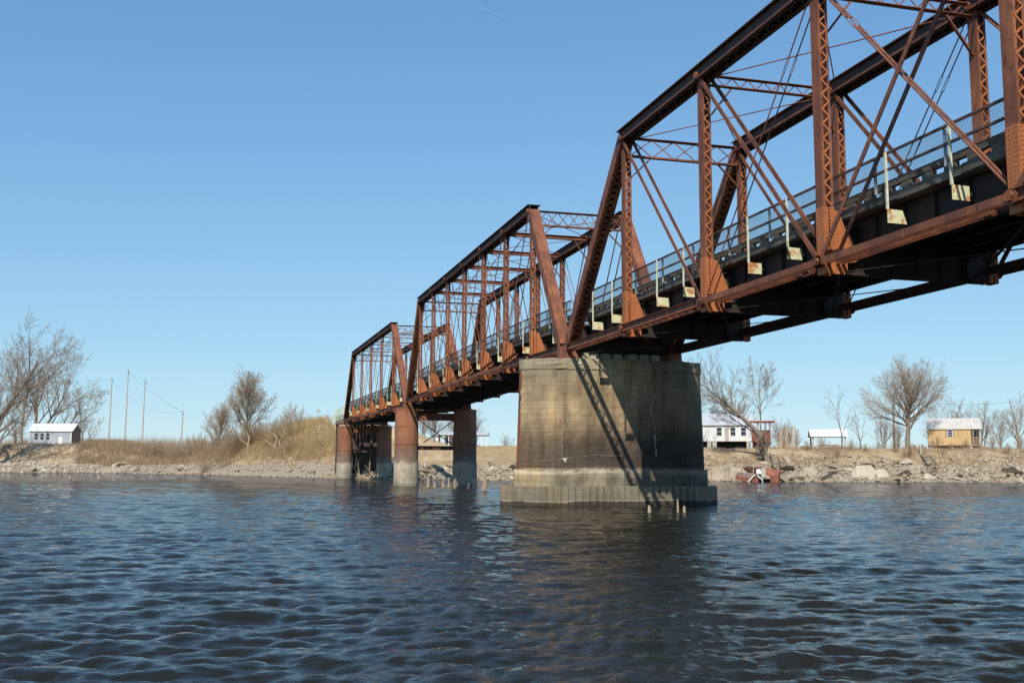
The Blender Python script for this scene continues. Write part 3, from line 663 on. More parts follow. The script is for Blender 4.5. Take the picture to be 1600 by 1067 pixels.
# ------------------------------------------------------------------ concrete pier with sheet pile skirt
def pier(X0, label, detail=True):
    root = empty('concrete_pier', (X0+.6, -2.4, 0), label, 'bridge pier')
    def plan(z, grow=0, seed=0):
        f_ = (6.85-z)/6.0; b_ = .22*f_+grow; xf, xb = X0-.35-b_*.55, X0+1.6+b_*.55; yl, yr = .75, -5.88; P = []
        nf = 26
        for i in range(nf+1): P.append((xf, yl+(yr-yl)*i/nf, z))
        rr_ = (xb-xf)/2; xc = (xf+xb)/2
        for i in range(1, 12):
            t = math.pi*i/12; P.append((xc-rr_*math.cos(t), yr-(rr_*1.18+b_*.3)*math.sin(t), z))
        for i in range(nf+1): P.append((xb, yr+(yl-yr)*i/nf, z))
        ny = 2.17+b_; 
        for i in (1, 2, 3): P.append((xb+(xc-xb)*i/3.2, yl+(ny-yl)*i/3.2, z))
        for i in (3, 2, 1): P.append((xf+(xc-xf)*i/3.2, yl+(ny-yl)*i/3.2, z))
        return P
    def rows(zs, grow, amp, seed):
        rg = np.random.default_rng(seed); out = []
        for z in zs:
            P = plan(z, grow); out.append([(x+float(rg.normal(0, amp)), y+float(rg.normal(0, amp)), zz+float(rg.normal(0, amp*1.4))) for x, y, zz in P])
        return out
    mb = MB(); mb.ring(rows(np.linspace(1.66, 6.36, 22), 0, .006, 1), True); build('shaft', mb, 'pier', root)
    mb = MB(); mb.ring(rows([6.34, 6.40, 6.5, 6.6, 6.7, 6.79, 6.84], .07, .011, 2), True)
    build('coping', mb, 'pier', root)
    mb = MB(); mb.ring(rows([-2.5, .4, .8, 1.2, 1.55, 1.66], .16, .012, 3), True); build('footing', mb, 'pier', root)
    # steel angle on the upstream nose
    mb = MB()
    def nose(z, g=0): f_ = (6.85-z)/6.0; return V3(X0+.62, .75+(1.42+.22*f_)*.9375+.015+g, z)
    A, B = nose(6.33), nose(1.72); mb.beam(A, B, .05, .15, side=(0, 1, 0)); mb.beam(A+V3(-.05, -.03, 0), B+V3(-.05, -.03, 0), .02, .09, side=(-.55, .8, 0)); build('nose_angle', mb, 'rust', root)
    # pale cracks, slightly proud of the face
    if detail:
        def face(y, z): f_ = (6.85-z)/6.0; return V3(X0-.35-.22*f_*.55-.012, y, z)
        def crack(pts, wd, seed):
            rg = random.Random(seed); mb = MB(); L_ = []
            for (ya, za), (yb, zb_) in zip(pts[:-1], pts[1:]):
                k = max(2, int(math.hypot(yb-ya, zb_-za)/.12))
                for i in range(k): L_.append((ya+(yb-ya)*i/k+rg.uniform(-.05, .05), za+(zb_-za)*i/k+rg.uniform(-.035, .035)))
            L_.append(pts[-1])
            for a_, b_2 in zip(L_[:-1], L_[1:]): mb.beam(face(*a_), face(*b_2), wd*rg.uniform(.25, 2.0), .012, side=V3(0, b_2[1]-a_[1], -(b_2[0]-a_[0])))
            build('crack', mb, 'crack', root)
        crack([(-4.15, 5.7), (-4.2, 5.1), (-4.05, 4.5), (-4.2, 3.8), (-4.25, 3.2), (-4.3, 2.3)], .018, 1)
        crack([(.25, 4.3), (.1, 3.9), (.28, 3.7), (.42, 3.2), (.42, 2.2)], .006, 2)
        crack([(2.0-.2, 2.05), (1.2, 2.1), (.4, 2.15), (-.6, 2.3), (-1.6, 2.33), (-2.6, 2.3)], .006, 3)
        crack([(-1.0, 6.28), (.6, 6.3), (1.8-.9, 6.33)], .0, 5) if False else None
        mb = MB(); p = face(.28, 2.12); mb.prism([p+V3(0, .14, .08), p+V3(0, -.12, .09), p+V3(0, -.02, -.14)], (-.006, 0, 0)); build('patch', mb, 'crack', root)
        # bearing stones under the deck
        for yy in (-1.35, -1.95, -2.55, -3.3, -3.9, -4.5):
            mb = MB(); mb.box(X0-.05, X0+.35, yy-.2, yy+.2, 6.84, 7.16); build('bearing_stone', mb, 'conc2', root)
        mb = MB(); mb.box(X0+.5, X0+1.2, -5.0, -.7, 6.84, 7.1); build('bearing_stone', mb, 'conc2', root)
        rg2 = random.Random(4)
        mb = MB(); mb.prism([(X0-.15, -.7, 6.85), (X0-.15, -1.15, 6.85), (X0-.15, -1.0, 7.15), (X0-.15, -.85, 7.2)], (.4, 0, 0)); build('bearing_stone', mb, 'pier', root)
    # sheet piles: front, left, right, back, each pile a trapezoid pan
    corners = [(X0-1.55, 1.8), (X0-1.55, -6.0), (X0+.6, -7.9), (X0+2.8, -6.0), (X0+2.8, 1.8), (X0+.6, 3.05)]
    def pile(o, u, nrm, wd, top):
        mb = MB(); d = .075; pr = [(0, 0), (.035, 0), (.08, d), (wd-.08, d), (wd-.035, 0), (wd, 0)]
        pts = [o+u*a+nrm*b_ for a, b_ in pr]; back = [p-nrm*.02 for p in pts[::-1]]
        mb.prism([V3(p.x, p.y, -1.6) for p in pts+back], (0, 0, top+1.6)); return mb
    for (xa, ya), (xb, yb) in zip(corners, corners[1:]+corners[:1]):
        A, B = V3(xa, ya, 0), V3(xb, yb, 0); Lw = (B-A).length; k = round(Lw/.34); wd = Lw/k; u = (B-A).normalized(); nrm = Vector((u.y, -u.x, 0))
        if nrm.dot(A-V3(X0+.6, -2.4, 0)) < 0: nrm = -nrm
        for i in range(k): build('sheet_pile', pile(A+u*(i*wd), u, nrm, wd-.012, .93+rnd.uniform(-.02, .02)-(.12*rnd.random() if ya < -5.9 else 0)), 'sheet', root)
    mb = MB(); mb.prism([V3(X0+.6+(x-X0-.6)*.985, -2.4+(y+2.4)*.985, -1) for x, y in corners], (0, 0, 1.86)); build('concrete_fill', mb, 'pier', root)
    return root
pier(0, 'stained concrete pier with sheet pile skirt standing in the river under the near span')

# ------------------------------------------------------------------ round pier pairs
def cyl_pier(xc, yc, r, ztop, label, group='round steel piers filled with concrete'):
    root = empty('round_pier', (xc, yc, 0), label, 'bridge pier', group)
    n = 28; rings = [(-2.5, r*1.08), (.25, r*1.07), (1.0, r*1.06), (2.1, r*1.055), (2.12, r*1.02), (3.6, r*1.01), (3.62, r*1.035), (3.75, r*1.035), (3.77, r), (5.2, r), (5.21, r*.985), (6.6, r*.985), (6.61, r*1.0), (6.78, r*1.0), (6.79, r*.98), (ztop, r*.98)]
    rg = random.Random(int(xc)); mb = MB()
    mb.ring([[(xc+math.cos(2*math.pi*i/n)*q*(1+rg.uniform(-.004, .004)), yc+math.sin(2*math.pi*i/n)*q*(1+rg.uniform(-.004, .004)), z) for i in range(n)] for z, q in rings]); build('shell', mb, 'cyl', root)
    mb = MB(); mb.ring([[(xc+math.cos(2*math.pi*i/n)*q, yc+math.sin(2*math.pi*i/n)*q, z) for i in range(n)] for z, q in ((ztop-.02, r*.86), (ztop+.12, r*.86))]); build('cap', mb, 'conc2', root)
    rv = MB()
    for z in (3.68, 6.7, 5.2):
        for i in range(44):
            t = 2*math.pi*i/44; q = r*1.04; P = V3(xc+math.cos(t)*q, yc+math.sin(t)*q, z); N = V3(math.cos(t), math.sin(t), 0); T = V3(-N.y, N.x, 0)*.03; Uq = V3(0, 0, .03)
            rv.add([P-T-Uq, P+T-Uq, P+T+Uq, P-T+Uq, P+N*.03], [(0, 1, 4), (1, 2, 4), (2, 3, 4), (3, 0, 4)])
    build('rivets', rv, 'rust', root)
    return root
cyl_pier(45.1, -.15, 1.04, 6.5, 'sunlit round rust pier at the joint of the middle and far spans')
cyl_pier(45.1, -5.45, 1.04, 6.5, 'shaded round rust pier, right one of the middle pair')
cyl_pier(93.2, -.15, .98, 6.95, 'sunlit round rust pier at the far end of the bridge')
cyl_pier(93.2, -5.45, .98, 6.95, 'shaded round rust pier beside the dark abutment at the far end')
def bracing(xc, zs, label):
    root = empty('pier_bracing', (xc, -2.8, zs[0]), label, 'bracing')
    mb = MB(); z0 = zs[1]; mb.box(xc-.02, xc+.02, -4.5, -1.1, z0-.30, z0+.30); mb.box(xc-.16, xc+.16, -4.5, -1.1, z0+.30, z0+.32); mb.box(xc-.16, xc+.16, -4.5, -1.1, z0-.32, z0-.30); build('cross_beam', mb, 'rust', root)
    mb = MB(); z1 = zs[0]; mb.box(xc-.02, xc+.02, -4.5, -1.1, z1-.14, z1+.2); mb.box(xc-.14, xc+.14, -4.5, -1.1, z1+.2, z1+.22); build('cross_beam', mb, 'rust_dark', root)
    for (a_, b_2) in (((-1.25, z0-.3), (-4.4, z1+.3)), ((-4.4, z0-.3), (-1.7, z1+.5))):
        mb = MB(); mb.beam((xc, a_[0], a_[1]), (xc+.06, b_2[0], b_2[1]), .09, .09, side=(1, 0, 0)); build('diagonal_brace', mb, 'rust_dark', root)
bracing(45.1, (3.3, 6.1), 'rusty cross beams and X brace between the middle pair of round piers')
bracing(93.4, (3.6, 6.4), 'rusty cross beams between the far pair of round piers')
# timber under the middle joint
mb = MB(); mb.box(44.7, 45.6, -4.4, -1.1, 6.6, 6.78); one('cross_timber', mb, 'rust_dark', None, 'flat cross member laid on the middle round piers', 'beam')

# abutment behind the last piers
ab = empty('abutment', (97, -2.8, 0), 'dark plank abutment behind the far pair of round piers', 'abutment')
for i in range(14):
    y = -5.9+i*.47; mb = MB(); mb.box(97, 97.12, y, y+.44, .5, 7.3+rnd.uniform(-.1, .1)); build('plank', mb, 'darkwood', ab)
for y in (-5.6, -4.2, -2.8, -1.4, 0): mb = MB(); mb.tube((96.8, y, -.5), (96.8, y, 7.2), .17, n=8); build('pile', mb, 'darkwood', ab)
mb = MB(); mb.box(96.4, 97.3, -6.3, .7, 7.3, 7.75); build('cap_beam', mb, 'timber', ab)
# drift wood against the abutment
for i in range(5):
    x, y = 94.3+rnd.uniform(0, 2), -1.6-rnd.uniform(0, 2.8); mb = MB(); a = rnd.uniform(-.8, .8); Lg = rnd.uniform(1.2, 3.4)
    p = V3(x, y, .3); q = V3(x+rnd.uniform(-.5, .5), y+a*1.6, .3+Lg); mb.tube(p, q, .10, .04, 6); mb.tube(p.lerp(q, .5), p.lerp(q, .5)+V3(.1, -a, .8), .06, .02, 5)
    if i < 3: one('driftwood', mb, 'wood', None, 'driftwood stick in the tangle under the far end of the bridge', 'driftwood', 'driftwood under the bridge')
    else: one('driftwood', mb, 'wood', None, 'driftwood stick in the tangle under the far end of the bridge', 'driftwood', 'driftwood under the bridge')

# approach with green railing
ap = empty('approach_span', (99.5, -2.8, 7.5), 'short green railed approach span past the far end of the trusses', 'bridge span')
x0, x1 = 93.6, 110
for yq in (-.75, -4.85): mb = MB(); mb.box(x0, x1, yq-.01, yq+.01, 7.75, 8.55); mb.box(x0, x1, yq-.13, yq+.13, 8.55, 8.58); mb.box(x0, x1, yq-.13, yq+.13, 7.72, 7.75); build('girder', mb, 'green', ap)
mb = MB(); mb.box(x0, x1, -5.1, -.5, 8.6, 8.8); build('deck', mb, 'timber', ap)
for yq in (-.45, -5.15):
    for zq in (9.0, 9.35, 9.72): mb = MB(); mb.box(x0, x1, yq-.03, yq+.03, zq, zq+.06); build('rail', mb, 'green', ap)
    x = x0+.3
    while x < x1: mb = MB(); mb.box(x-.05, x+.05, yq-.04 if yq < -1 else yq+.035, yq+.09 if yq > -1 else yq-.09, 8.1, 9.8); build('rail_post', mb, 'cream' if int(x*7) % 3 else 'green', ap); x += 1.05
for yq in (-.6, -5.0): mb = MB(); mb.box(101.4, 101.7, yq-.15, yq+.15, 4.5, 7.7); mb.box(101.3, 101.8, yq-.3, yq+.3, 7.5, 7.7); build('column', mb, 'green', ap)

# ------------------------------------------------------------------ trees
class Tree:
    def __init__(s, seed): s.r = random.Random(seed); s.thick = []; s.thin = []
    def seg(s, p, q, r0, r1):
        (s.thick if r0 > .045 else s.thin).append((p, q, r0, r1))
    def branch(s, p, d, L, r, lvl, P):
        nseg = max(3, int(L/P['seg'][min(lvl, len(P['seg'])-1)])); sl = L/nseg; rr0 = r; pts = [(p, d, r)]
        for i in range(nseg):
            wv = P['wander']*(1+.5*lvl); d = (d+Vector((s.r.gauss(0, wv), s.r.gauss(0, wv), s.r.gauss(0, wv)))+Vector((0, 0, P['up'][min(lvl, len(P['up'])-1)]*.12))).normalized()
            q = p+d*sl; r1 = rr0*(1-(i+1)/nseg*.82) if lvl else rr0*(1-(i+1)/nseg*P.get('taper', .7)); r1 = max(r1, P['rmin']); s.seg(p, q, r, r1); p, r = q, r1; pts.append((p, d, r))
        if lvl < P['levels']:
            k = P['kids'][min(lvl, len(P['kids'])-1)]; st_ = P['start'][min(lvl, len(P['start'])-1)]; az = s.r.uniform(0, 6.28)
            for j in range(k):
                t = st_+(1-st_)*(j+s.r.random()*.8)/k; idx = min(nseg-1, int(t*nseg)); f_ = t*nseg-idx; pp = pts[idx][0].lerp(pts[idx+1][0], min(1, f_)); dd = pts[idx+1][1]; rr_ = pts[idx][2]
                az += 2.4+s.r.uniform(-.4, .4); a = dd.cross(Vector((0, 0, 1)) if abs(dd.z) < .95 else Vector((1, 0, 0))).normalized(); b = dd.cross(a)
                sp = P['spread'][min(lvl, len(P['spread'])-1)]*s.r.uniform(.75, 1.25); nd = (dd*math.cos(sp)+(a*math.cos(az)+b*math.sin(az))*math.sin(sp)).normalized()
                ln = L*P['ratio'][min(lvl, len(P['ratio'])-1)]*(1.15-.55*t if lvl else 1.1-.35*t)*s.r.uniform(.8, 1.2); s.branch(pp, nd, ln, max(rr_*P['rr'], P['rmin']), lvl+1, P)
    def mesh(s, which, n):
        S = getattr(s, which)
        if not S: return None
        A = np.array([q[0][:] for q in S]); B = np.array([q[1][:] for q in S]); r0 = np.array([q[2] for q in S])[:, None]; r1 = np.array([q[3] for q in S])[:, None]
        d = B-A; d /= np.linalg.norm(d, axis=1)[:, None]; ref = np.where(abs(d[:, 2:3]) < .9, [[0, 0, 1.]], [[1., 0, 0]]); u = np.cross(d, ref); u /= np.linalg.norm(u, axis=1)[:, None]; w_ = np.cross(d, u)
        V = []; m = len(S)
        for P_, r_ in ((A-d*r0*.3, r0), (B, r1)):
            for i in range(n): t = 2*math.pi*i/n; V.append(P_+u*(math.cos(t)*r_)+w_*(math.sin(t)*r_))
        V = np.stack(V, 1).reshape(-1, 3); F = []
        b0 = (np.arange(m)*2*n)[:, None]
        for i in range(n): F.append(np.hstack([b0+i, b0+(i+1) % n, b0+n+(i+1) % n, b0+n+i]))
        return V, np.vstack(F)
def make_tree(name, stems, P, seed, loc, label, cat='tree', group=None, twig='twig', bark='bark', scale=1):
    """stems: list of (offset, direction, length, radius)"""
    T = Tree(seed)
    for off, d, L_, r_ in stems: T.branch(Vector(off), Vector(d).normalized(), L_, r_, 0, P)
    root = empty(name, loc, label, cat, group)
    for w_, nn, nm, mt in (('thick', 6, 'trunk', bark), ('thin', 3, 'crown', twig)):
        q = T.mesh(w_, nn)
        if q is None: continue
        me = npmesh(nm, q[0]*scale, q[1], MT[mt]); me.shade_smooth(); o = bpy.data.objects.new(nm, me); COL.objects.link(o); o.parent = root
    return root
def copy_thing(root, loc, rz, sc, label):
    r = root.copy(); COL.objects.link(r); r.location = loc; r.rotation_euler = (0, 0, rz); r.scale = (sc, sc, sc); r['label'] = label
    for ch in list(root.children): c = ch.copy(); COL.objects.link(c); c.parent = r
    return r
def gl(px, depth, dz=-.1): x, y = site(px, depth); return (x, y, tz(x, y)+dz)
HV = Vector((math.cos(YAW), -math.sin(YAW), 0)); RV = Vector((-math.sin(YAW), -math.cos(YAW), 0))   # ahead, right
BIG = dict(seg=[1.2, 1.0, .8, .55, .4], wander=.07, up=[.4, .5, .45, .4, .2], rmin=.012, levels=5, kids=[8, 7, 6, 5, 3], start=[.22, .2, .15, .1], spread=[.62, .6, .55, .5], ratio=[.62, .5, .45, .5], rr=.6, taper=.75)
def dirr(right, up_, ahead=0): return tuple(RV*right+Vector((0, 0, up_))+HV*ahead)
make_tree('cottonwood_tree', [((0, 0, 0), dirr(.35, 1), 25, .62), ((1.5, 0, 0), dirr(-.1, 1, .2), 22, .5), ((0, 2, 0), dirr(.75, 1), 17, .4)], dict(BIG, kids=[9, 7, 6, 5, 3]), 3, gl(-18, 222), 'tallest bare cottonwood leaning in from the left edge of the picture')
make_tree('cottonwood_tree', [((0, 0, 0), dirr(.5, 1), 19, .5), ((1, 1, 0), dirr(.95, 1, .1), 20, .45), ((0, 2, 0), dirr(.1, 1), 19, .42), (tuple(RV*4), dirr(1.15, .85), 15, .32)], dict(BIG, kids=[8, 7, 6, 4, 3]), 8, gl(50, 264), 'wide bare cottonwood with leaning stems behind the grey shed')
MED = dict(BIG, kids=[9, 7, 6, 5, 3], seg=[.8, .7, .5, .4, .35], rmin=.010, spread=[.5, .5, .5, .5])
RND = dict(seg=[.8, .6, .45, .3, .25], wander=.06, up=[.2, .35, .3, .25, .2], rmin=.0085, levels=5, kids=[15, 8, 6, 5, 3], start=[.36, .15, .12, .1], spread=[.85, .5, .42, .4], ratio=[.72, .5, .5, .5], rr=.5, taper=.8)
RND = dict(seg=[.8, .6, .45, .35], wander=.035, up=[.15, .15, .12, .1], rmin=.0075, levels=3, kids=[13, 8, 6], start=[.14, .12, .12], spread=[.48, .46, .42], ratio=[.46, .5, .55], rr=.5, taper=.88)
def crown(seed, trunk, r0, z0, z1, n, L0, tmax, rl):
    q = random.Random(seed); st = [((0, 0, 0), dirr(.07, 1), trunk, r0)]
    for i in range(n):
        a_ = i*2.4+q.uniform(-.3, .3); f_ = (i+.5)/n; t_ = tmax*(1-f_)**.8+.08; zz = z0+(z1-z0)*f_
        st.append((tuple(RV*.07*zz+Vector((0, 0, zz))), (math.cos(a_)*math.sin(t_), math.sin(a_)*math.sin(t_), math.cos(t_)), L0*(1-.30*f_)*q.uniform(.85, 1.1), rl*(1-.4*f_)))
    return st
make_tree('round_crowned_tree', crown(2, 8.5, .40, 3.0, 6.3, 17, 6.6, 1.32, .16), dict(RND, kids=[11, 7, 6], start=[.25, .12, .12], wander=.05, up=[.5, .3, .15, .1]), 14, gl(1416, 139), 'bare tree with a wide round crown left of the yellow cabin', twig='twig_tan')
make_tree('bare_tree', crown(5, 12, .26, 2.5, 8.5, 18, 6.6, .95, .13), dict(RND, kids=[11, 7, 6], rmin=.011, start=[.2, .12, .12], up=[.6, .4, .2, .1], wander=.07), 5, gl(384, 196), 'bushy bare tree rising above the brush on the left bank, taller of two', twig='twig_tan')
make_tree('bare_tree', crown(6, 8.5, .2, 1.5, 6, 14, 5, .8, .1), dict(RND, kids=[10, 6, 5], rmin=.011, start=[.2, .12, .12], up=[.6, .4, .2, .1], wander=.07), 6, gl(343, 200), 'lower bare tree just left of the bushy one above the brush', twig='twig_tan')
LEAN = dict(seg=[.8, .6, .45, .35, .25], wander=.05, up=[.05, .9, .7, .5, .2], rmin=.008, levels=5, kids=[11, 7, 5, 4, 2], start=[.3, .2, .15, .1], spread=[.75, .6, .5, .45], ratio=[.52, .48, .45, .5], rr=.5, taper=.85)
lx = gl(1199, 131)
make_tree('leaning_tree', [((0, 0, 0), dirr(-.22, 1), 3.6, .44), (tuple(RV*-.75+Vector((0, 0, 3.2))), dirr(-.75, 1), 10.5, .33), (tuple(RV*-.8+Vector((0, 0, 3.4))), dirr(-.1, 1), 7.5, .14), (tuple(RV*-.9+Vector((0, 0, 3.4))), dirr(-1.2, .7, .3), 6, .12)], LEAN, 21, lx, 'leaning bare tree on the bank in front of the white house on stilts')
SM = dict(MED, levels=4, kids=[7, 6, 5, 3], rmin=.010)
make_tree('small_tree', [((0, 0, 0), dirr(.03, 1), 5.6, .1)], dict(SM, kids=[5, 4, 3]), 31, gl(1314, 134), 'thin bare sapling in front of the picnic shelter')
make_tree('small_tree', [((0, 0, 0), dirr(-.1, 1), 4.2, .12)], dict(SM, kids=[6, 4, 3]), 32, gl(1344, 150), 'low bare tree between the picnic shelter and the round tree')
bgA = make_tree('bare_tree', [((0, 0, 0), dirr(.05, 1), 7.5, .2), ((0, .4, 0), dirr(-.3, 1), 6.5, .14), ((0, -.4, 0), dirr(.35, 1), 6.2, .14)], SM, 41, gl(1488, 185), 'bare tree rising behind the porch of the yellow cabin')
bgB = make_tree('bare_tree', [((0, 0, 0), dirr(-.1, 1), 7, .16), ((0, .6, 0), dirr(.2, 1), 6.5, .14), ((0, -.6, 0), dirr(-.35, 1), 6, .14)], SM, 42, gl(1590, 178), 'bare tree at the right edge of the picture')
for px, dp, sc, src, lb in ((1530, 170, .85, bgA, 'bare tree just right of the yellow cabin'), (1562, 172, .68, bgB, 'dense low bare tree between the cabin and the right edge'), (1455, 200, .8, bgB, 'small bare tree behind the left end of the yellow cabin'), (1380, 185, .75, bgA, 'bare tree behind and left of the round crowned tree'), (1403, 190, .7, bgB, 'bare tree behind the trunk of the round crowned tree'), (1240, 200, .5, bgA, 'low bare tree right of the white house'),
        (1215, 160, .55, bgB, 'bare bush beside the red porch'), (1150, 180, 1.15, bgA, 'bare tree behind the white house on stilts'), (1085, 190, 1.5, bgB, 'bare tree whose crown tops the right end of the pier'),
        (680, 240, 1.1, bgA, 'bare tree seen between the middle round piers, left of two'), (706, 250, 1.0, bgB, 'bare tree seen between the middle round piers, right of two'), (742, 245, 1.0, bgB, 'bare tree behind the open sided pavilion'), (660, 235, 1.1, bgB, 'bare tree hidden partly by the sunlit round pier'),
        (792, 230, .45, bgA, 'small bare tree left of the concrete pier'), (28, 300, 1.0, bgB, 'far bare tree left of the grey shed'), (134, 290, 1.1, bgA, 'far bare tree right of the grey shed')):
    copy_thing(src, gl(px, dp), rnd.uniform(0, 6), sc, lb)
bush = make_tree('bush', [((rnd.uniform(-.5, .5), rnd.uniform(-.5, .5), 0), (rnd.uniform(-.7, .7), rnd.uniform(-.7, .7), 1), rnd.uniform(1.8, 2.8), .03) for _ in range(9)], dict(SM, levels=2, kids=[7, 5], rmin=.012, seg=[.4, .3, .3], start=[.1, .1]), 51, gl(1226, 139), 'bare bush on the bank top beside the wooden stairs', 'bush', 'bare bushes on the bank', twig='brush')
BUSHES = [(px, 205+rnd.uniform(-6, 30), rnd.uniform(.8, 1.5)) for px in range(232, 340, 9)]+[(px, 180+rnd.uniform(-12, 14), rnd.uniform(.9, 1.6)) for px in range(325, 470, 7)]+[(px, 134+rnd.uniform(-3, 4), rnd.uniform(.3, .55)) for px in range(1240, 1600, 22)]
for i, (px, dp, sc) in enumerate(BUSHES):
    if sdist(*[np.array([q]) for q in site(px, dp)])[0] < 6: dp += 14
    where = 'along the left bank right of the utility poles' if px < 340 else ('in the brush left of the bridge end' if px < 500 else 'on the lip of the right bank')
    copy_thing(bush, gl(px, dp), rnd.uniform(0, 6), sc, 'bare brown bush '+where)
for o in list(COL.objects):
    if o.get('category') == 'bush' and o is not bush: o['group'] = o['label'].replace('bare brown bush', 'bare bushes')

# brush, dead grass and far woods as stuff
def blades(name, P, mt, h0, h1, wd, seed, lean=.35, label='', nb=5):
    rg = np.random.default_rng(seed); P = np.repeat(np.asarray(P), nb, 0); n = len(P); P = P+np.c_[rg.normal(0, .25, (n, 2)), np.zeros(n)]
    h = rg.uniform(h0, h1, n); th = rg.uniform(0, 6.28, n); ln = rg.normal(0, lean, (n, 2))
    u = np.c_[np.cos(th), np.sin(th), np.zeros(n)]*wd/2; tip = P+np.c_[ln*h[:, None], h]
    V = np.stack([P-u, P+u, tip], 1).reshape(-1, 3); F = np.arange(3*n).reshape(-1, 3)
    me = npmesh(name, V, F, MT[mt]); o = bpy.data.objects.new(name, me); COL.objects.link(o); tag(o, label, 'dry grass' if mt == 'straw' else 'brush', None, 'stuff'); return o
def region(n, f, seed, dmin=6.5, mask=-9):
    rg = np.random.default_rng(seed); P = f(rg, n); P = P[sdist(P[:, 0], P[:, 1])+rg.normal(0, 1.2, len(P)) > dmin]; P = P[vnoise(P[:, 0]*.30, P[:, 1]*.30, 3)+.5*vnoise(P[:, 0]*.9, P[:, 1]*.9, 1)+rg.normal(0, .3, len(P)) > mask]; z = terrain(P[:, 0], P[:, 1]); return np.c_[P, z-.05]
def R1(rg, n): return np.c_[rg.uniform(103, 215, n), -2+rg.random(n)**1.2*18]
blades('dry_grass', region(12000, R1, 1), 'straw', .6, 2.1, .06, 1, label='straw coloured dry grass on the road embankment left of the bridge end', nb=7)
def R2(rg, n):
    Y = rg.uniform(0, 46, n); g_ = np.interp(Y, SH[::-1, 0], SH[::-1, 1]); return np.c_[g_+rg.uniform(6, 34, n)*np.where(Y > 8, 1.3, .8), Y]
blades('brush', region(17000, R2, 2, 6.5, -.25), 'brush', .5, 2.0, .045, 2, .4, 'tangled brown brush covering the left bank slope', nb=7)
def R3(rg, n):
    Y = rg.uniform(40, 105, n); g_ = np.interp(Y, SH[::-1, 0], SH[::-1, 1]); return np.c_[g_+rg.uniform(9, 24, n), Y]
blades('brush', region(9000, R3, 3, 11, .05), 'brush', .3, 1.0, .07, 3, .3, 'low brown brush on the bank below the poles', nb=5)
def R4(rg, n):
    Y = rg.uniform(-110, -38, n); g_ = np.interp(Y, SH[::-1, 0], SH[::-1, 1]); return np.c_[g_+rg.uniform(4, 11, n), Y]
blades('dry_grass', region(16000, R4, 4, 4.5, .05), 'brush', .12, .55, .035, 4, .4, 'dead weeds among the stones of the right bank', nb=6)
def R5(rg, n):
    Y = rg.uniform(-36, -3, n); g_ = np.interp(Y, SH[::-1, 0], SH[::-1, 1]); return np.c_[g_+rg.uniform(7, 70, n), Y]
blades('dry_grass', region(7000, R5, 5), 'straw', .12, .4, .05, 5, .4, 'short tan grass on the slope below the pavilion', nb=5)
# far woods: strips of many thin stems
def wood(px0, px1, dep, hgt, n, seed, label):
    rg = np.random.default_rng(seed); P = []
    for _ in range(n):
        x, y = site(rg.uniform(px0, px1), dep*rg.uniform(.92, 1.15)); P.append((x, y))
    P = np.array(P); z = terrain(P[:, 0], P[:, 1]); blades('far_wood', np.c_[P, z], 'twig', hgt*.45, hgt, .16, seed, .22, label, nb=8)
wood(-60, 345, 420, 7.5, 1500, 21, 'far off bare wood along the horizon behind the left bank')
wood(620, 830, 430, 5.5, 800, 22, 'far off bare wood behind the pavilion')
wood(1180, 1660, 420, 6.5, 1500, 23, 'far off bare wood along the horizon behind the right bank')
for o in COL.objects:
    if o.name.startswith('far_wood'): o['category'] = 'wood'

# ------------------------------------------------------------------ buildings and small things on the bank
class Loc:
    """local frame on the bank: u to the right, v ahead (away from the camera), z up"""
    def __init__(s, px, dep, turn=0, z=None):
        x, y = site(px, dep); s.o = V3(x, y, tz(x, y) if z is None else z)
        c, q = math.cos(turn), math.sin(turn); s.u = (RV*c+HV*q); s.v = (HV*c-RV*q); s.s = mpp(dep)
    def p(s, a, b, c): return s.o+s.u*a+s.v*b+V3(0, 0, c)
    def box(s, mb, a0, a1, b0, b1, c0, c1):
        mb.frame(s.p((a0+a1)/2, (b0+b1)/2, (c0+c1)/2), s.u*((a1-a0)/2), s.v*((b1-b0)/2), V3(0, 0, (c1-c0)/2)); return mb
def gable(l, name, root, a0, a1, b0, b1, eave, ridge, mt, over=.3, rb=None, t=.08):
    rb = (b0+b1)/2 if rb is None else rb
    for bb, sg in ((b0, -1), (b1, 1)):
        mb = MB(); e = eave-(ridge-eave)*over/abs(rb-bb); P = [l.p(a0-over, bb+sg*over, e), l.p(a1+over, bb+sg*over, e), l.p(a1+over, rb, ridge), l.p(a0-over, rb, ridge)]; mb.prism(P, (0, 0, t)); R_ = build(name, mb, mt, root)
        # standing seams
        sm = MB(); k = int((a1-a0+2*over)/.6)
        for i in range(k+1):
            a = a0-over+(a1-a0+2*over)*i/k; sm.beam(l.p(a, bb+sg*over, e+t+.015), l.p(a, rb, ridge+t+.015), .04, .03, side=tuple(l.u))
        build('seam', sm, mt, R_)
def window(l, root, a0, a1, b, c0, c1, nx=1, nz=2, frame='white'):
    mb = MB(); fw_ = .07; l.box(mb, a0, a0+fw_, b-.05, b, c0, c1); l.box(mb, a1-fw_, a1, b-.05, b, c0, c1); l.box(mb, a0+fw_, a1-fw_, b-.05, b, c0, c0+fw_); l.box(mb, a0+fw_, a1-fw_, b-.05, b, c1-fw_, c1)
    for i in range(1, nz): z = c0+(c1-c0)*i/nz; l.box(mb, a0+fw_, a1-fw_, b-.045, b-.003, z-.025, z+.025)
    f_ = build('window', mb, frame, root); g_ = MB(); l.box(g_, a0+fw_, a1-fw_, b-.03, b-.006, c0+fw_, c1-fw_); build('pane', g_, 'glass', f_)
def clap(l, root, a0, a1, b0, b1, c0, c1, mt, name='wall'):
    mb = MB(); l.box(mb, a0, a1, b0, b1, c0, c1); return build(name, mb, mt, root)
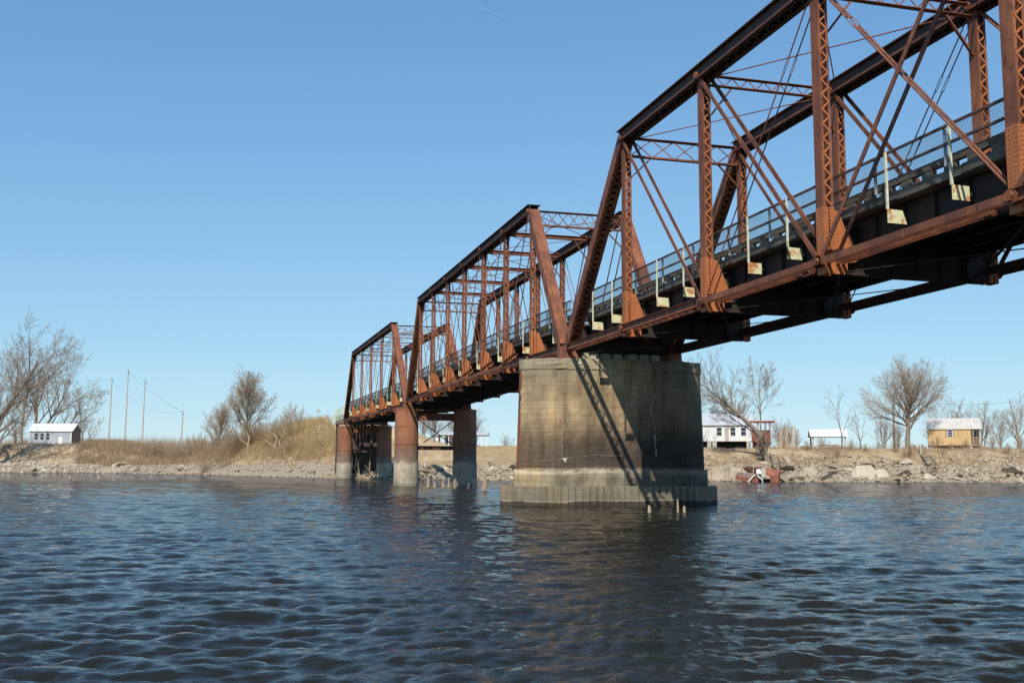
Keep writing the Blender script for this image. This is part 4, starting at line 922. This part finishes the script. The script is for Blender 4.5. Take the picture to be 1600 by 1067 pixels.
# grey metal shed, left bank
l = Loc(79, 250); s = l.s
sh = empty('grey_shed', l.o, 'grey metal sided shed with white tin roof on the left bank', 'shed')
a0, a1, b0, b1 = -30*s, 36*s, 0, 5.2
clap(l, sh, a0, a1, b0, b1, -.6, 23*s, 'greywall')
for k in range(9):
    mb = MB(); a = a0+(a1-a0)*k/9; l.box(mb, a, a+.05, b0-.03, b0, 0, 23*s); build('batten', mb, 'greywall', sh)
for bb in (b0, b1): pass
mb = MB(); mb.prism([l.p(a1, b0, 23*s), l.p(a1, b1, 23*s), l.p(a1, (b0+b1)/2, 34*s)], tuple(-l.u*.1)); build('gable', mb, 'brownwall', sh)  # right gable brown: shadow on this end painted into the colour
mb = MB(); mb.prism([l.p(a0, b0, 23*s), l.p(a0, b1, 23*s), l.p(a0, (b0+b1)/2, 34*s)], tuple(l.u*.1)); build('gable', mb, 'greywall', sh)
mb = MB(); l.box(mb, a1, a1+.04, b0, b1, -.6, 23*s); build('end_wall', mb, 'brownwall', sh)  # brown sheet over the grey wall, painting in the shaded end
gable(l, 'roof', sh, a0, a1, b0, b1, 23.5*s, 34.5*s, 'white')
for a in (a0+8*s, a0+17*s, a0+26*s): window(l, sh, a, a+6.5*s, b0, 9*s, 20*s, frame='white')
mb = MB(); l.box(mb, a0+46*s, a0+52*s, b0-.04, b0, 0, 14*s); build('door', mb, 'white', sh)
mb = MB(); l.box(mb, a0, a0+1.5*s, b0-.05, b0-.005, 0, 23*s); l.box(mb, a1-1.5*s, a1, b0-.05, b0-.005, 0, 23*s); build('corner_trim', mb, 'white', sh)
# utility poles
def upole(px, dep, hpx, label, arm=True, grp='utility poles on the left bank', mt='pole'):
    l = Loc(px, dep); h = hpx*l.s+.5; r = empty('utility_pole', l.o, label, 'utility pole', grp); mb = MB(); mb.tube(l.p(0, 0, -.5), l.p(.1, 0, h), .17, .11, 8); build('shaft', mb, mt, r)
    if arm: mb = MB(); mb.tube(l.p(.1, 0, h), l.p(.1, 0, h+.5), .07, n=6); l.box(mb, -.0, .45, -.05, .05, h-.5, h-.38); build('insulator', mb, 'dark', r)
    return l.p(.1, 0, h+.3)
t1 = upole(173, 252, 100, 'left pole of three tall poles right of the grey shed'); t2 = upole(198, 248, 114, 'tallest, middle pole of three right of the grey shed'); t3 = upole(225, 248, 101, 'right pole of the three tall poles right of the grey shed')
t4 = upole(286, 245, 60, 'shorter pole with a transformer, standing alone right of the three')
t5 = upole(1395, 150, 72, 'dark pole behind the round crowned tree', grp='poles on the right bank', mt='bark'); t6 = upole(149, 262, 24, 'small far pole with crossarm between the shed and the three poles', arm=False)
t7 = upole(1700, 150, 90, 'utility pole just past the right edge of the picture', grp='poles on the right bank'); t0 = upole(-140, 200, 200, 'tall utility pole just past the left edge of the picture')
l = Loc(149, 262); mb = MB(); l.box(mb, -1.1, 1.1, -.05, .05, 23*l.s, 23*l.s+.15)
build('crossarm', mb, 'pole', [o for o in COL.objects if o.name.startswith('utility_pole') and 'small far' in o['label']][0])
def wire(a, b, sag, label, grp='power lines'):
    mb = MB(); N = 14; P = [a.lerp(b, i/N)-V3(0, 0, sag*4*(i/N)*(1-i/N)) for i in range(N+1)]
    for p, q in zip(P[:-1], P[1:]): mb.tube(p, q, .018, n=3, caps=False)
    one('power_line', mb, 'dark', None, label, 'power line', grp)
wire(t2, t4, 1.2, 'wire from the tallest pole down to the lone pole'); wire(t3, t4, 1.0, 'wire from the right tall pole down to the lone pole'); wire(t1, t4, 3.0, 'slack wire from the left tall pole to the lone pole')
wire(t0, t1, 2.5, 'wire entering from the left edge to the left tall pole'); wire(t5, t7, 1.4, 'wire running right from the dark pole above the yellow cabin')
# open pavilion behind the round piers
l = Loc(716, 212); s = l.s
pv = empty('open_pavilion', l.o, 'white roofed open sided pavilion seen between the round piers', 'pavilion')
a0, a1 = -34*s, 46*s
mb = MB(); l.box(mb, a0+13*s, a1-18*s, 2.0, 7.5, -.3, 20*s); build('wall', mb, 'greywall', pv); mb = MB(); l.box(mb, a0, a0+4*s, 0, 7.5, -.3, 20*s); build('wall', mb, 'white', pv)
mb = MB(); mb.prism([l.p(a0-.4, -.6, 19.5*s), l.p(a1+.3, -.6, 19.5*s), l.p(a1+.3, 4, 24*s), l.p(a0-.4, 4, 24*s)], (0, 0, .22)); build('roof', mb, 'tin', pv)
mb = MB(); mb.prism([l.p(a0-.4, 8.6, 19.5*s), l.p(a1+.3, 8.6, 19.5*s), l.p(a1+.3, 4, 24*s), l.p(a0-.4, 4, 24*s)], (0, 0, .22)); build('roof', mb, 'tin', pv)
for a in (a0+8*s, a0+20*s, a0+34*s, a0+52*s, a0+58*s, a1-9*s, a1-1*s):
    mb = MB(); l.box(mb, a-.08, a+.08, -.2, -.04, -.3, 19.5*s); build('column', mb, 'white', pv)
for a in (a0+15*s, a0+24*s): window(l, pv, a, a+6*s, 2.0, 6*s, 17*s)
def picnic(l, a, b, w_, label, mt='oldwood', bench='oldwood', hgt=.76):
    r = empty('picnic_table', l.p(a, b, 0), label, 'picnic table')
    mb = MB(); l.box(mb, a-w_/2, a+w_/2, b-.4, b+.4, hgt-.05, hgt); build('tabletop', mb, mt, r)
    for q in (-.75, .75): mb = MB(); l.box(mb, a-w_/2, a+w_/2, b+q-.13, b+q+.13, hgt*.6-.05, hgt*.6); build('bench', mb, bench, r)
    for q in (-w_*.35, w_*.35):
        for sg in (-1, 1): mb = MB(); mb.beam(l.p(a+q, b+sg*.2, hgt-.05), l.p(a+q, b+sg*.7, 0), .05, .09, side=tuple(l.u)); build('leg', mb, mt, r)
picnic(l, 28*s, -1.0, 1.9, 'picnic table under the end of the open pavilion')
# white house on stilts
l = Loc(1140, 141, -.2); s = l.s; zf = 12*s
hs = empty('stilt_house', l.o, 'white house on block piers behind the leaning tree', 'house')
a0, a1, b0, b1 = -66*s, 33*s, 0, 6.0
clap(l, hs, a0, a1, b0, b1, zf, 38*s, 'white')
for k in range(7): mb = MB(); z = zf+.1+(26*s-.2)*k/7; l.box(mb, a0, a1, b0-.025, b0, z, z+.03); build('siding_edge', mb, 'white', hs)
gable(l, 'roof', hs, a0, a1, b0, b1, 38*s, 55*s, 'tin', over=.25)
for a in (-21*s, 0*s, 16*s): window(l, hs, a, a+9*s, b0, 20*s, 34*s, frame='white')
mb = MB(); l.box(mb, -8*s, -2*s, b0-.05, b0-.004, zf, 34*s); build('shutter', mb, 'oldwood', hs)
for a in (-60*s, -32*s, -24*s, 28*s):
    for b in (.3, 5.5): mb = MB(); l.box(mb, a-.28, a+.28, b-.25, b+.25, -.6, zf); build('block_pier', mb, 'conc2', hs)
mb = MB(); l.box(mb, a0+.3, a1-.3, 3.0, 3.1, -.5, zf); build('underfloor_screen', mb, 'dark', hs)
pc = empty('red_porch', l.p(33*s, 1, 0), 'red wooden porch with flat roof on the right end of the white house', 'porch')
pa0, pa1 = 33.5*s, 62*s
mb = MB(); l.box(mb, pa0, pa1, .6, 4.2, zf-.05, zf+.12); build('porch_floor', mb, 'redwood', pc)
mb = MB(); l.box(mb, pa0-1, pa1+.6, .2, 4.6, 42*s, 43.6*s); build('porch_roof', mb, 'redwood', pc)
for a in (pa0+.1, pa0+9*s, pa1-8*s, pa1-.1): mb = MB(); l.box(mb, a-.07, a+.07, .62, .76, -.5, 42*s); build('post', mb, 'redwood', pc)
for k in range(11): mb = MB(); a = pa0+.1+(pa1-pa0-.3)*k/11; l.box(mb, a, a+.17, .55, .6, zf+.1, zf+1.15); build('baluster', mb, 'redwood', pc)
mb = MB(); l.box(mb, pa0, pa1, .52, .62, zf+1.15, zf+1.24); build('handrail', mb, 'redwood', pc)
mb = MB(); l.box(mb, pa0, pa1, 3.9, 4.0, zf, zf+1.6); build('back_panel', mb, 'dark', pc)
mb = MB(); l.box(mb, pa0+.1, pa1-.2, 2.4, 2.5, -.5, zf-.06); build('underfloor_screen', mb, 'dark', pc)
# stairs down the bank
def bank_stairs(px0, px1, d0, d1, zt, zb_, n, label, wd, mt='oldwood', rails=True):
    xa, ya = site(px0, d0); xb, yb = site(px1, d1); A = V3(xa, ya, tz(xa, ya)+.45); B = V3(xb, yb, tz(xb, yb)+.9); r = empty('bank_stairs', tuple(B), label, 'stairs')
    for sg in (-1, 1): mb = MB(); mb.beam(A+RV*(sg*wd/2), B+RV*(sg*wd/2), .07, .22, side=tuple(RV)); build('stringer', mb, 'darkwood', r)
    for i in range(n):
        p = A.lerp(B, (i+.5)/n)+V3(0, 0, .13); mb = MB(); mb.frame(p, RV*(wd/2), HV*.16, V3(0, 0, .025)); build('tread', mb, mt, r)
    return r, A, B
bank_stairs(1203, 1212, 138, 128, None, None, 11, 'weathered wooden stairs down the bank beside the leaning tree', .95)
r, A, B = bank_stairs(1431, 1452, 138, 127.5, None, None, 12, 'wooden stairs with two white posts below the round crowned tree', 1.1)
for t in (.02, .55): p = A.lerp(B, t)-RV*.5; mb = MB(); mb.tube(p+V3(0, 0, -.3), p+V3(0, 0, 1.1+t), .07, n=7); build('newel_post', mb, 'white', r)
# stumps beside the stairs
for i, (px, dp, h, ra, lb) in enumerate(((1218, 135.5, 2.0, .35, 'short broken stump nearest the stairs'), (1227, 136, 2.4, .28, 'leaning dead trunk between two stumps beside the stairs'), (1238, 136, 2.6, .33, 'tall grey stump on the bank right of the wooden stairs'))):
    l = Loc(px, dp); mb = MB(); rg = random.Random(i); N = 9
    rows_ = [[l.p(ra*f*math.cos(6.283*k/N)+.05*z, ra*f*math.sin(6.283*k/N), z+(rg.uniform(-.2, .25) if z == h else 0)) for k in range(N)] for z, f in ((-.5, 1.3), (.3, 1.05), (h*.6, .95), (h, .8))]; mb.ring(rows_); one('tree_stump', mb, 'oldwood' if i == 2 else 'wood', None, lb, 'stump', 'stumps beside the stairs')
# snags in the brush of the left bank
for i, (px, dp, h, lean, lb) in enumerate(((391, 186, 4.6, .15, 'pale dead snag in the brush, left of two'), (430, 176, 4.6, .35, 'pale forked snag in the brush, right of two'), (446, 175, 2.6, -.5, 'short pale log leaning on the forked snag'))):
    l = Loc(px, dp); mb = MB(); p = l.p(0, -1, -.3); q = l.p(lean*h*.5, -1, h*.55); q2 = l.p(-.1*h, -1, h*.8); mb.tube(p, q, .2, .14, 7); mb.tube(q, q2, .14, .05, 7); mb.tube(p.lerp(q, .5), l.p(-h*.3, -1, h*.5), .14, .05, 6); one('dead_snag', mb, 'wood', None, lb, 'snag', 'dead snags in the brush')
# rusted boat wreck with a plastic chair
l = Loc(1185, 124.6, z=0); s = l.s
bt = empty('boat_wreck', l.o, 'rust red wrecked boat stranded on the stones by the right bank', 'boat')
def plate(P, t=.06, mt='boatred', nm='hull_plate'):
    mb = MB(); P = [l.p(*p) for p in P]; nrm = (P[1]-P[0]).cross(P[2]-P[0]).normalized()*t; mb.prism(P, tuple(nrm)); return build(nm, mb, mt, bt)
plate([(14*s, -.6, -.2), (25*s, -.9, -.2), (25*s, -.9, 11*s), (14*s, -.6, 9*s)]); plate([(25*s, -.9, -.2), (34*s, 1.2, .1), (37*s, 1.6, 18*s), (25*s, -.9, 11*s)])
plate([(34*s, 1.2, .1), (4*s, 2.2, .1), (2*s, 2.3, 23*s), (37*s, 1.6, 18*s)]); plate([(4*s, 2.2, .1), (-7*s, .6, -.2), (-7*s, .6, 20*s), (2*s, 2.3, 23*s)])
plate([(-15*s, -.7, -.2), (-4*s, -.6, -.2), (-6*s, -.6, 10*s), (-14*s, -.7, 9*s)]); plate([(14*s, -.6, .3), (34*s, 1.2, .35), (4*s, 2.2, .35), (-5*s, .4, .3)], nm='deck', mt='brownwall')
mb = MB(); mb.prism([l.p(-37*s, .4, 9*s), l.p(-9*s, -.9, 3*s), l.p(-5*s, .6, 10*s), l.p(-30*s, 1.6, 14*s)], (0, 0, -.45)); build('ramp', mb, 'boatred', bt)
mb = MB(); mb.prism([l.p(-36*s, .45, 9.6*s), l.p(-9*s, -.8, 3.7*s), l.p(-5*s, .6, 10.7*s), l.p(-29*s, 1.6, 14.8*s)], (0, 0, -.03)); build('ramp_top', mb, 'brownwall', bt)
mb = MB(); l.box(mb, 5*s, 12*s, 1.0, 1.5, .3, 21*s); build('console', mb, 'conc2', bt)
mb = MB(); mb.tube(l.p(-23*s, -1.0, -.1), l.p(-10*s, -.9, 11*s), .065, n=7); build('boom', mb, 'white', bt)
mb = MB(); mb.tube(l.p(-6*s, -.9, 9*s), l.p(1*s, -.9, 2*s), .11, .07, n=7); mb.tube(l.p(1*s, -.9, 2*s), l.p(1*s, -.9, -.2), .07, n=6); build('chute', mb, 'white', bt)
for p, q in (((-23*s, 1.5, 12*s), (-23*s, 1.5, 22*s)), ((-23*s, 1.5, 22*s), (-5*s, 1.5, 19*s)), ((-5*s, 1.5, 19*s), (12*s, 2.2, 24*s))): mb = MB(); mb.tube(l.p(*p), l.p(*q), .045, n=6); build('rail', mb, 'boatred', bt)
ch = empty('plastic_chair', l.p(-1*s, .4, .35), 'white plastic chair standing in the wrecked boat', 'chair'); c_ = l.p(0, 0, 0)
mb = MB(); l.box(mb, -.28, .28, .1, .62, 12*s, 12.6*s); build('seat', mb, 'white', ch)
mb = MB(); N = 8; mb.prism([l.p(-.3, .62, 12.5*s), l.p(.3, .62, 12.5*s)]+[l.p(.27*math.cos(t*math.pi/N), .72, 17*s+.2*math.sin(t*math.pi/N)) for t in range(N+1)], tuple(l.v*.04)); build('backrest', mb, 'white', ch)
for a in (-.25, .25):
    for b in (.12, .6): mb = MB(); mb.tube(l.p(a, b, 12*s), l.p(a*1.25, b, 6*s), .03, n=6); build('leg', mb, 'white', ch)
    mb = MB(); mb.beam(l.p(a*1.1, .1, 15*s), l.p(a*1.1, .66, 15*s), .05, .04, side=tuple(l.u)); build('armrest', mb, 'white', ch)
# picnic shelter
l = Loc(1293, 148, -.2); s = l.s
ps = empty('picnic_shelter', l.o, 'small open picnic shelter with white gabled roof on the right bank', 'shelter')
for a in (-23*s, 25*s):
    for b in (.2, 4.2): mb = MB(); l.box(mb, a-.1, a+.1, b-.1, b+.1, -.6, 23*s); build('post', mb, 'oldwood' if b < 1 else 'dark', ps)
gable(l, 'roof', ps, -25*s, 27*s, 0, 4.4, 22.5*s, 33*s, 'white', over=.2)
mb = MB(); mb.prism([l.p(-25*s, 0, 22*s), l.p(-25*s, 4.4, 22*s), l.p(-25*s, 2.2, 32*s)], tuple(l.u*.06)); build('gable', mb, 'dark', ps)
picnic(l, 3*s, 2.0, 2.6, 'pale picnic table under the picnic shelter roof', hgt=.8)
l2 = Loc(1291, 142); picnic(l2, 0, 0, 3.0, 'red topped picnic table in front of the shelter', 'redwood', 'redwood', .6)
l3 = Loc(1256, 145); gr = empty('park_grill', l3.o, 'black park grill left of the picnic shelter', 'grill'); mb = MB(); l3.box(mb, -.5, .5, -.3, .3, .1, .5); build('firebox', mb, 'dark', gr); mb = MB(); mb.tube(l3.p(0, 0, -.3), l3.p(0, 0, .12), .07, n=6); mb.tube(l3.p(.1, 0, .5), l3.p(.1, 0, 1.1), .04, n=6); l3.box(mb, -.15, .35, -.03, .03, 1.08, 1.14); build('chimney', mb, 'dark', gr)
l4 = Loc(1268, 146); mb = MB(); l4.box(mb, -.12, .12, -.1, .1, -.3, .95); l4.box(mb, -.16, .16, -.14, .14, .95, 1.02); one('short_post', mb, 'oldwood', None, 'short wooden post between the grill and the shelter', 'post')
# yellow cabin
l = Loc(1488, 143, -.40); s = l.s; zf = 9*s
cb = empty('plywood_cabin', l.o, 'yellow plywood cabin on block piers with a small porch', 'cabin')
a0, a1, b0, b1 = -37*s, 25*s, 0, 5.0
clap(l, cb, a0, a1, b0, b1, zf, 33*s, 'plywood')
for k in range(1, 10): mb = MB(); a = a0+(a1-a0)*k/10; l.box(mb, a-.02, a+.02, b0-.02, b0, zf, 32*s); build('batten', mb, 'plywood', cb)
gable(l, 'roof', cb, a0, 38*s, b0, b1, 33.5*s, 50*s, 'roof_tan', over=.15)
mb = MB(); l.box(mb, a0-.06, a0-.005, b0, b1, zf-.3, 33*s); mb.prism([l.p(a0-.06, 0, 33*s), l.p(a0-.06, 5, 33*s), l.p(a0-.06, 2.5, 49*s)], tuple(l.u*.05)); build('end_wall', mb, 'darkwood', cb)
window(l, cb, -9*s, -1*s, b0, 20*s, 32*s, nz=3)
for a in (-11.5*s, -1*s): mb = MB(); l.box(mb, a, a+2.3*s, b0-.04, b0-.004, 20*s, 32*s); build('shutter', mb, 'wood', cb)
for a in (-34*s, -3.5*s, 24*s):
    mb = MB(); l.box(mb, a-.2, a+.25, .1, .6, -.6, zf-.02); build('block_pier', mb, 'conc2', cb)
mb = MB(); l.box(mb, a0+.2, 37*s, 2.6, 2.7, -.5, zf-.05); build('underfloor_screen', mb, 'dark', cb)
mb = MB(); l.box(mb, a0, 38*s, -.02, 4.9, zf-.16, zf-.004); build('floor_frame', mb, 'wood', cb)
for a in (28*s, 36.8*s): mb = MB(); l.box(mb, a-.07, a+.07, .03, .17, zf, 33*s); build('porch_post', mb, 'wood', cb)
mb = MB(); l.box(mb, 25.2*s, 38*s, 2.5, 2.6, zf, 33*s); build('porch_back', mb, 'brownwall', cb)
window(l, cb, 27*s, 34*s, 2.48, 20*s, 31*s)
for k in range(7): mb = MB(); a = 26*s+(11*s)*k/7; l.box(mb, a, a+.05, .05, .1, zf, zf+.95); build('baluster', mb, 'wood', cb)
mb = MB(); l.box(mb, 25.5*s, 38*s, .03, .12, zf+.95, zf+1.03); build('handrail', mb, 'wood', cb)
mb = MB(); P = [l.p(38.5*s, 1, zf+.02), l.p(52*s, 1, -.1), l.p(52*s, 1, -.4), l.p(38.5*s, 1, -.4)]; mb.prism(P, tuple(l.v*1.1)); build('step_block', mb, 'wood', cb); mb = MB(); mb.beam(l.p(38.5*s, .95, zf+.95), l.p(54*s, .95, .7), .06, .08); mb.beam(l.p(53*s, .95, -.2), l.p(53*s, .95, .75), .06, .06); build('stair_rail', mb, 'wood', cb)
# concrete slab drain on the right bank
l = Loc(1548, 131); A = l.p(-.8, 0, .1); mb = MB(); mb.prism([l.p(-1.6, 2, .3), l.p(-.6, 2, .4), l.p(2.3, -4.5, -2.3), l.p(1.3, -4.5, -2.6)], (0, 0, .25)); one('concrete_slab', mb, 'conc2', None, 'pale broken concrete slab sliding down the right bank', 'slab')
for i, (px, dp, w_, h_, lb) in enumerate(((1348, 126.5, 2.6, 1.3, 'large flat tan boulder slab low on the right bank'), (1372, 126.5, 1.9, 1.0, 'tan slab right of the largest boulder slab'), (1120, 128.5, 1.8, 1.5, 'tilted grey slab beside the concrete pier'), (1150, 128.5, 2.2, 1.2, 'tilted slab behind the boat ramp'), (1262, 127, 1.8, .8, 'square slab low on the bank below the shelter'))):
    l = Loc(px, dp); rg = random.Random(i+3); mb = MB(); mb.prism([l.p(-w_/2, -.5+rg.uniform(-.2, .2), -.5), l.p(w_*.3, -.7, -.5), l.p(w_/2, -.2, h_*.4), l.p(w_*.35, .5, h_), l.p(-w_*.3, .6, h_*.95), l.p(-w_/2, 0, h_*.5)], (.1, .35, -.35)); one('boulder_slab', mb, 'stone_pale' if i < 2 else 'stone', None, lb, 'boulder', 'rock slabs on the right bank')
# timber fence posts and sign by the approach
l = Loc(505, 150); s = l.s
for i, (px, h, lb) in enumerate(((493, 1.8, 'leftmost thin post of the fence by the approach'), (501, 2.9, 'left thick pale post by the approach span'), (512, 3.6, 'right thick pale post by the green approach span'))):
    q = Loc(px, 171+i); mb = MB(); q.box(mb, -.13, .13, -.13, .13, -1.5, h*.85); one('fence_post', mb, 'wood', None, lb, 'post', 'posts by the approach span')
q = Loc(505, 171); mb = MB(); q.box(mb, -1.3, .9, -.1, 0, 1.75, 1.9); q.box(mb, -1.3, .9, -.1, 0, .9, 1.05); one('fence_boards', mb, 'wood', None, 'two boards nailed across the posts by the approach', 'fence')
q = Loc(498, 183); r = empty('road_sign', q.o, 'small pale road sign on a thin post above the embankment', 'sign'); mb = MB(); mb.tube(q.p(0, 0, -.5), q.p(0, 0, 3.0), .035, n=6); build('post', mb, 'galv', r); mb = MB(); mb.prism([q.p(-.45, -.05, 2.6), q.p(0, -.05, 2.15), q.p(.45, -.05, 2.6), q.p(0, -.05, 3.05)], tuple(q.v*.03)); build('sign_face', mb, 'galv', r)
# broken piles in the river
def stake(px, dep, h, r_, lb, grp, lean=.1, mt='wood'):
    x, y = site(px, dep); mb = MB(); N = 7; rg = random.Random(int(px*7))
    mb.ring([[(x+r_*f*math.cos(6.283*k/N)+lean*z*.3, y+r_*f*math.sin(6.283*k/N), z+(rg.uniform(-.12, .2)*h if z == h else 0)) for k in range(N)] for z, f in ((-1.5, 1.1), (0, 1), (h*.6, .85), (h, .6))]); one('broken_pile', mb, mt, None, lb, 'pile', grp)
for px, dp, h, r_, lb in ((671, 88, .75, .16, 'broken pile nearest the sunlit round pier, leftmost of the row'), (681, 88, .35, .14, 'low broken pile second from the sunlit round pier'), (694, 87, .4, .14, 'low broken pile in the middle of the row'), (703, 86, .8, .09, 'thin leaning stick at the shaded round pier'), (712, 86, .5, .12, 'splintered pile in front of the shaded round pier'), (733, 84, .4, .13, 'low pile just right of the shaded round pier'), (742, 84, .7, .16, 'pale pile right of the shaded round pier'), (759, 76, .95, .15, 'tallest broken pile, rightmost of the row near the concrete pier'), (756, 75, .4, .12, 'low broken pile touching the tallest one')):
    stake(px, dp, h, r_, lb, 'broken piles in the river')
for px, dp, h, r_, lb in ((1013, 42.6, .26, .08, 'short split stake at the foot of the sheet piles, left one'), (1057, 42.5, .48, .05, 'tall pale stake against the sheet piles'), (1067, 42.4, .24, .07, 'short split stake beside the tall pale stake')): stake(px, dp, h, r_, lb, 'stakes at the concrete pier')
for px, lb in ((116, 'small snag breaking the water near the left shore, left one'), (161, 'small mossy snag breaking the water near the left shore, right one')): stake(px, 128, .35, .22, lb, 'snags in the open water', mt='wood')
# stranded log along left shore
l = Loc(240, 205, z=.35); mb = MB(); mb.tube(l.p(-3, 0, .1), l.p(4, 0, 0), .2, .12, 7); mb.tube(l.p(2, 0, .1), l.p(4.5, 0, 1.1), .1, .04, 6); mb.tube(l.p(3, 0, .1), l.p(6, -.5, .5), .1, .03, 6); one('stranded_log', mb, 'darkwood', None, 'dark branching log stranded along the left shore', 'log')

# faint short contrail, nine kilometres off
m, nt, n, l, b = newmat('contrail'); b.inputs['Base Color'].default_value = (.9, .9, .9, 1); b.inputs['Roughness'].default_value = 1; b.inputs['Alpha'].default_value = .07; MT['contrail'] = m
def far_dir(px, py, D): return V3(CX, CY, CZ)+(fw+rt*((px-800)/FPX)-up*((py-533.5)/FPX))*D
mb = MB(); mb.tube(far_dir(750, 11, 9000), far_dir(792, 30, 9000), 2.2, 3.4, 6, caps=False); one('contrail', mb, 'contrail', None, 'faint short white contrail high in the blue sky', 'contrail')
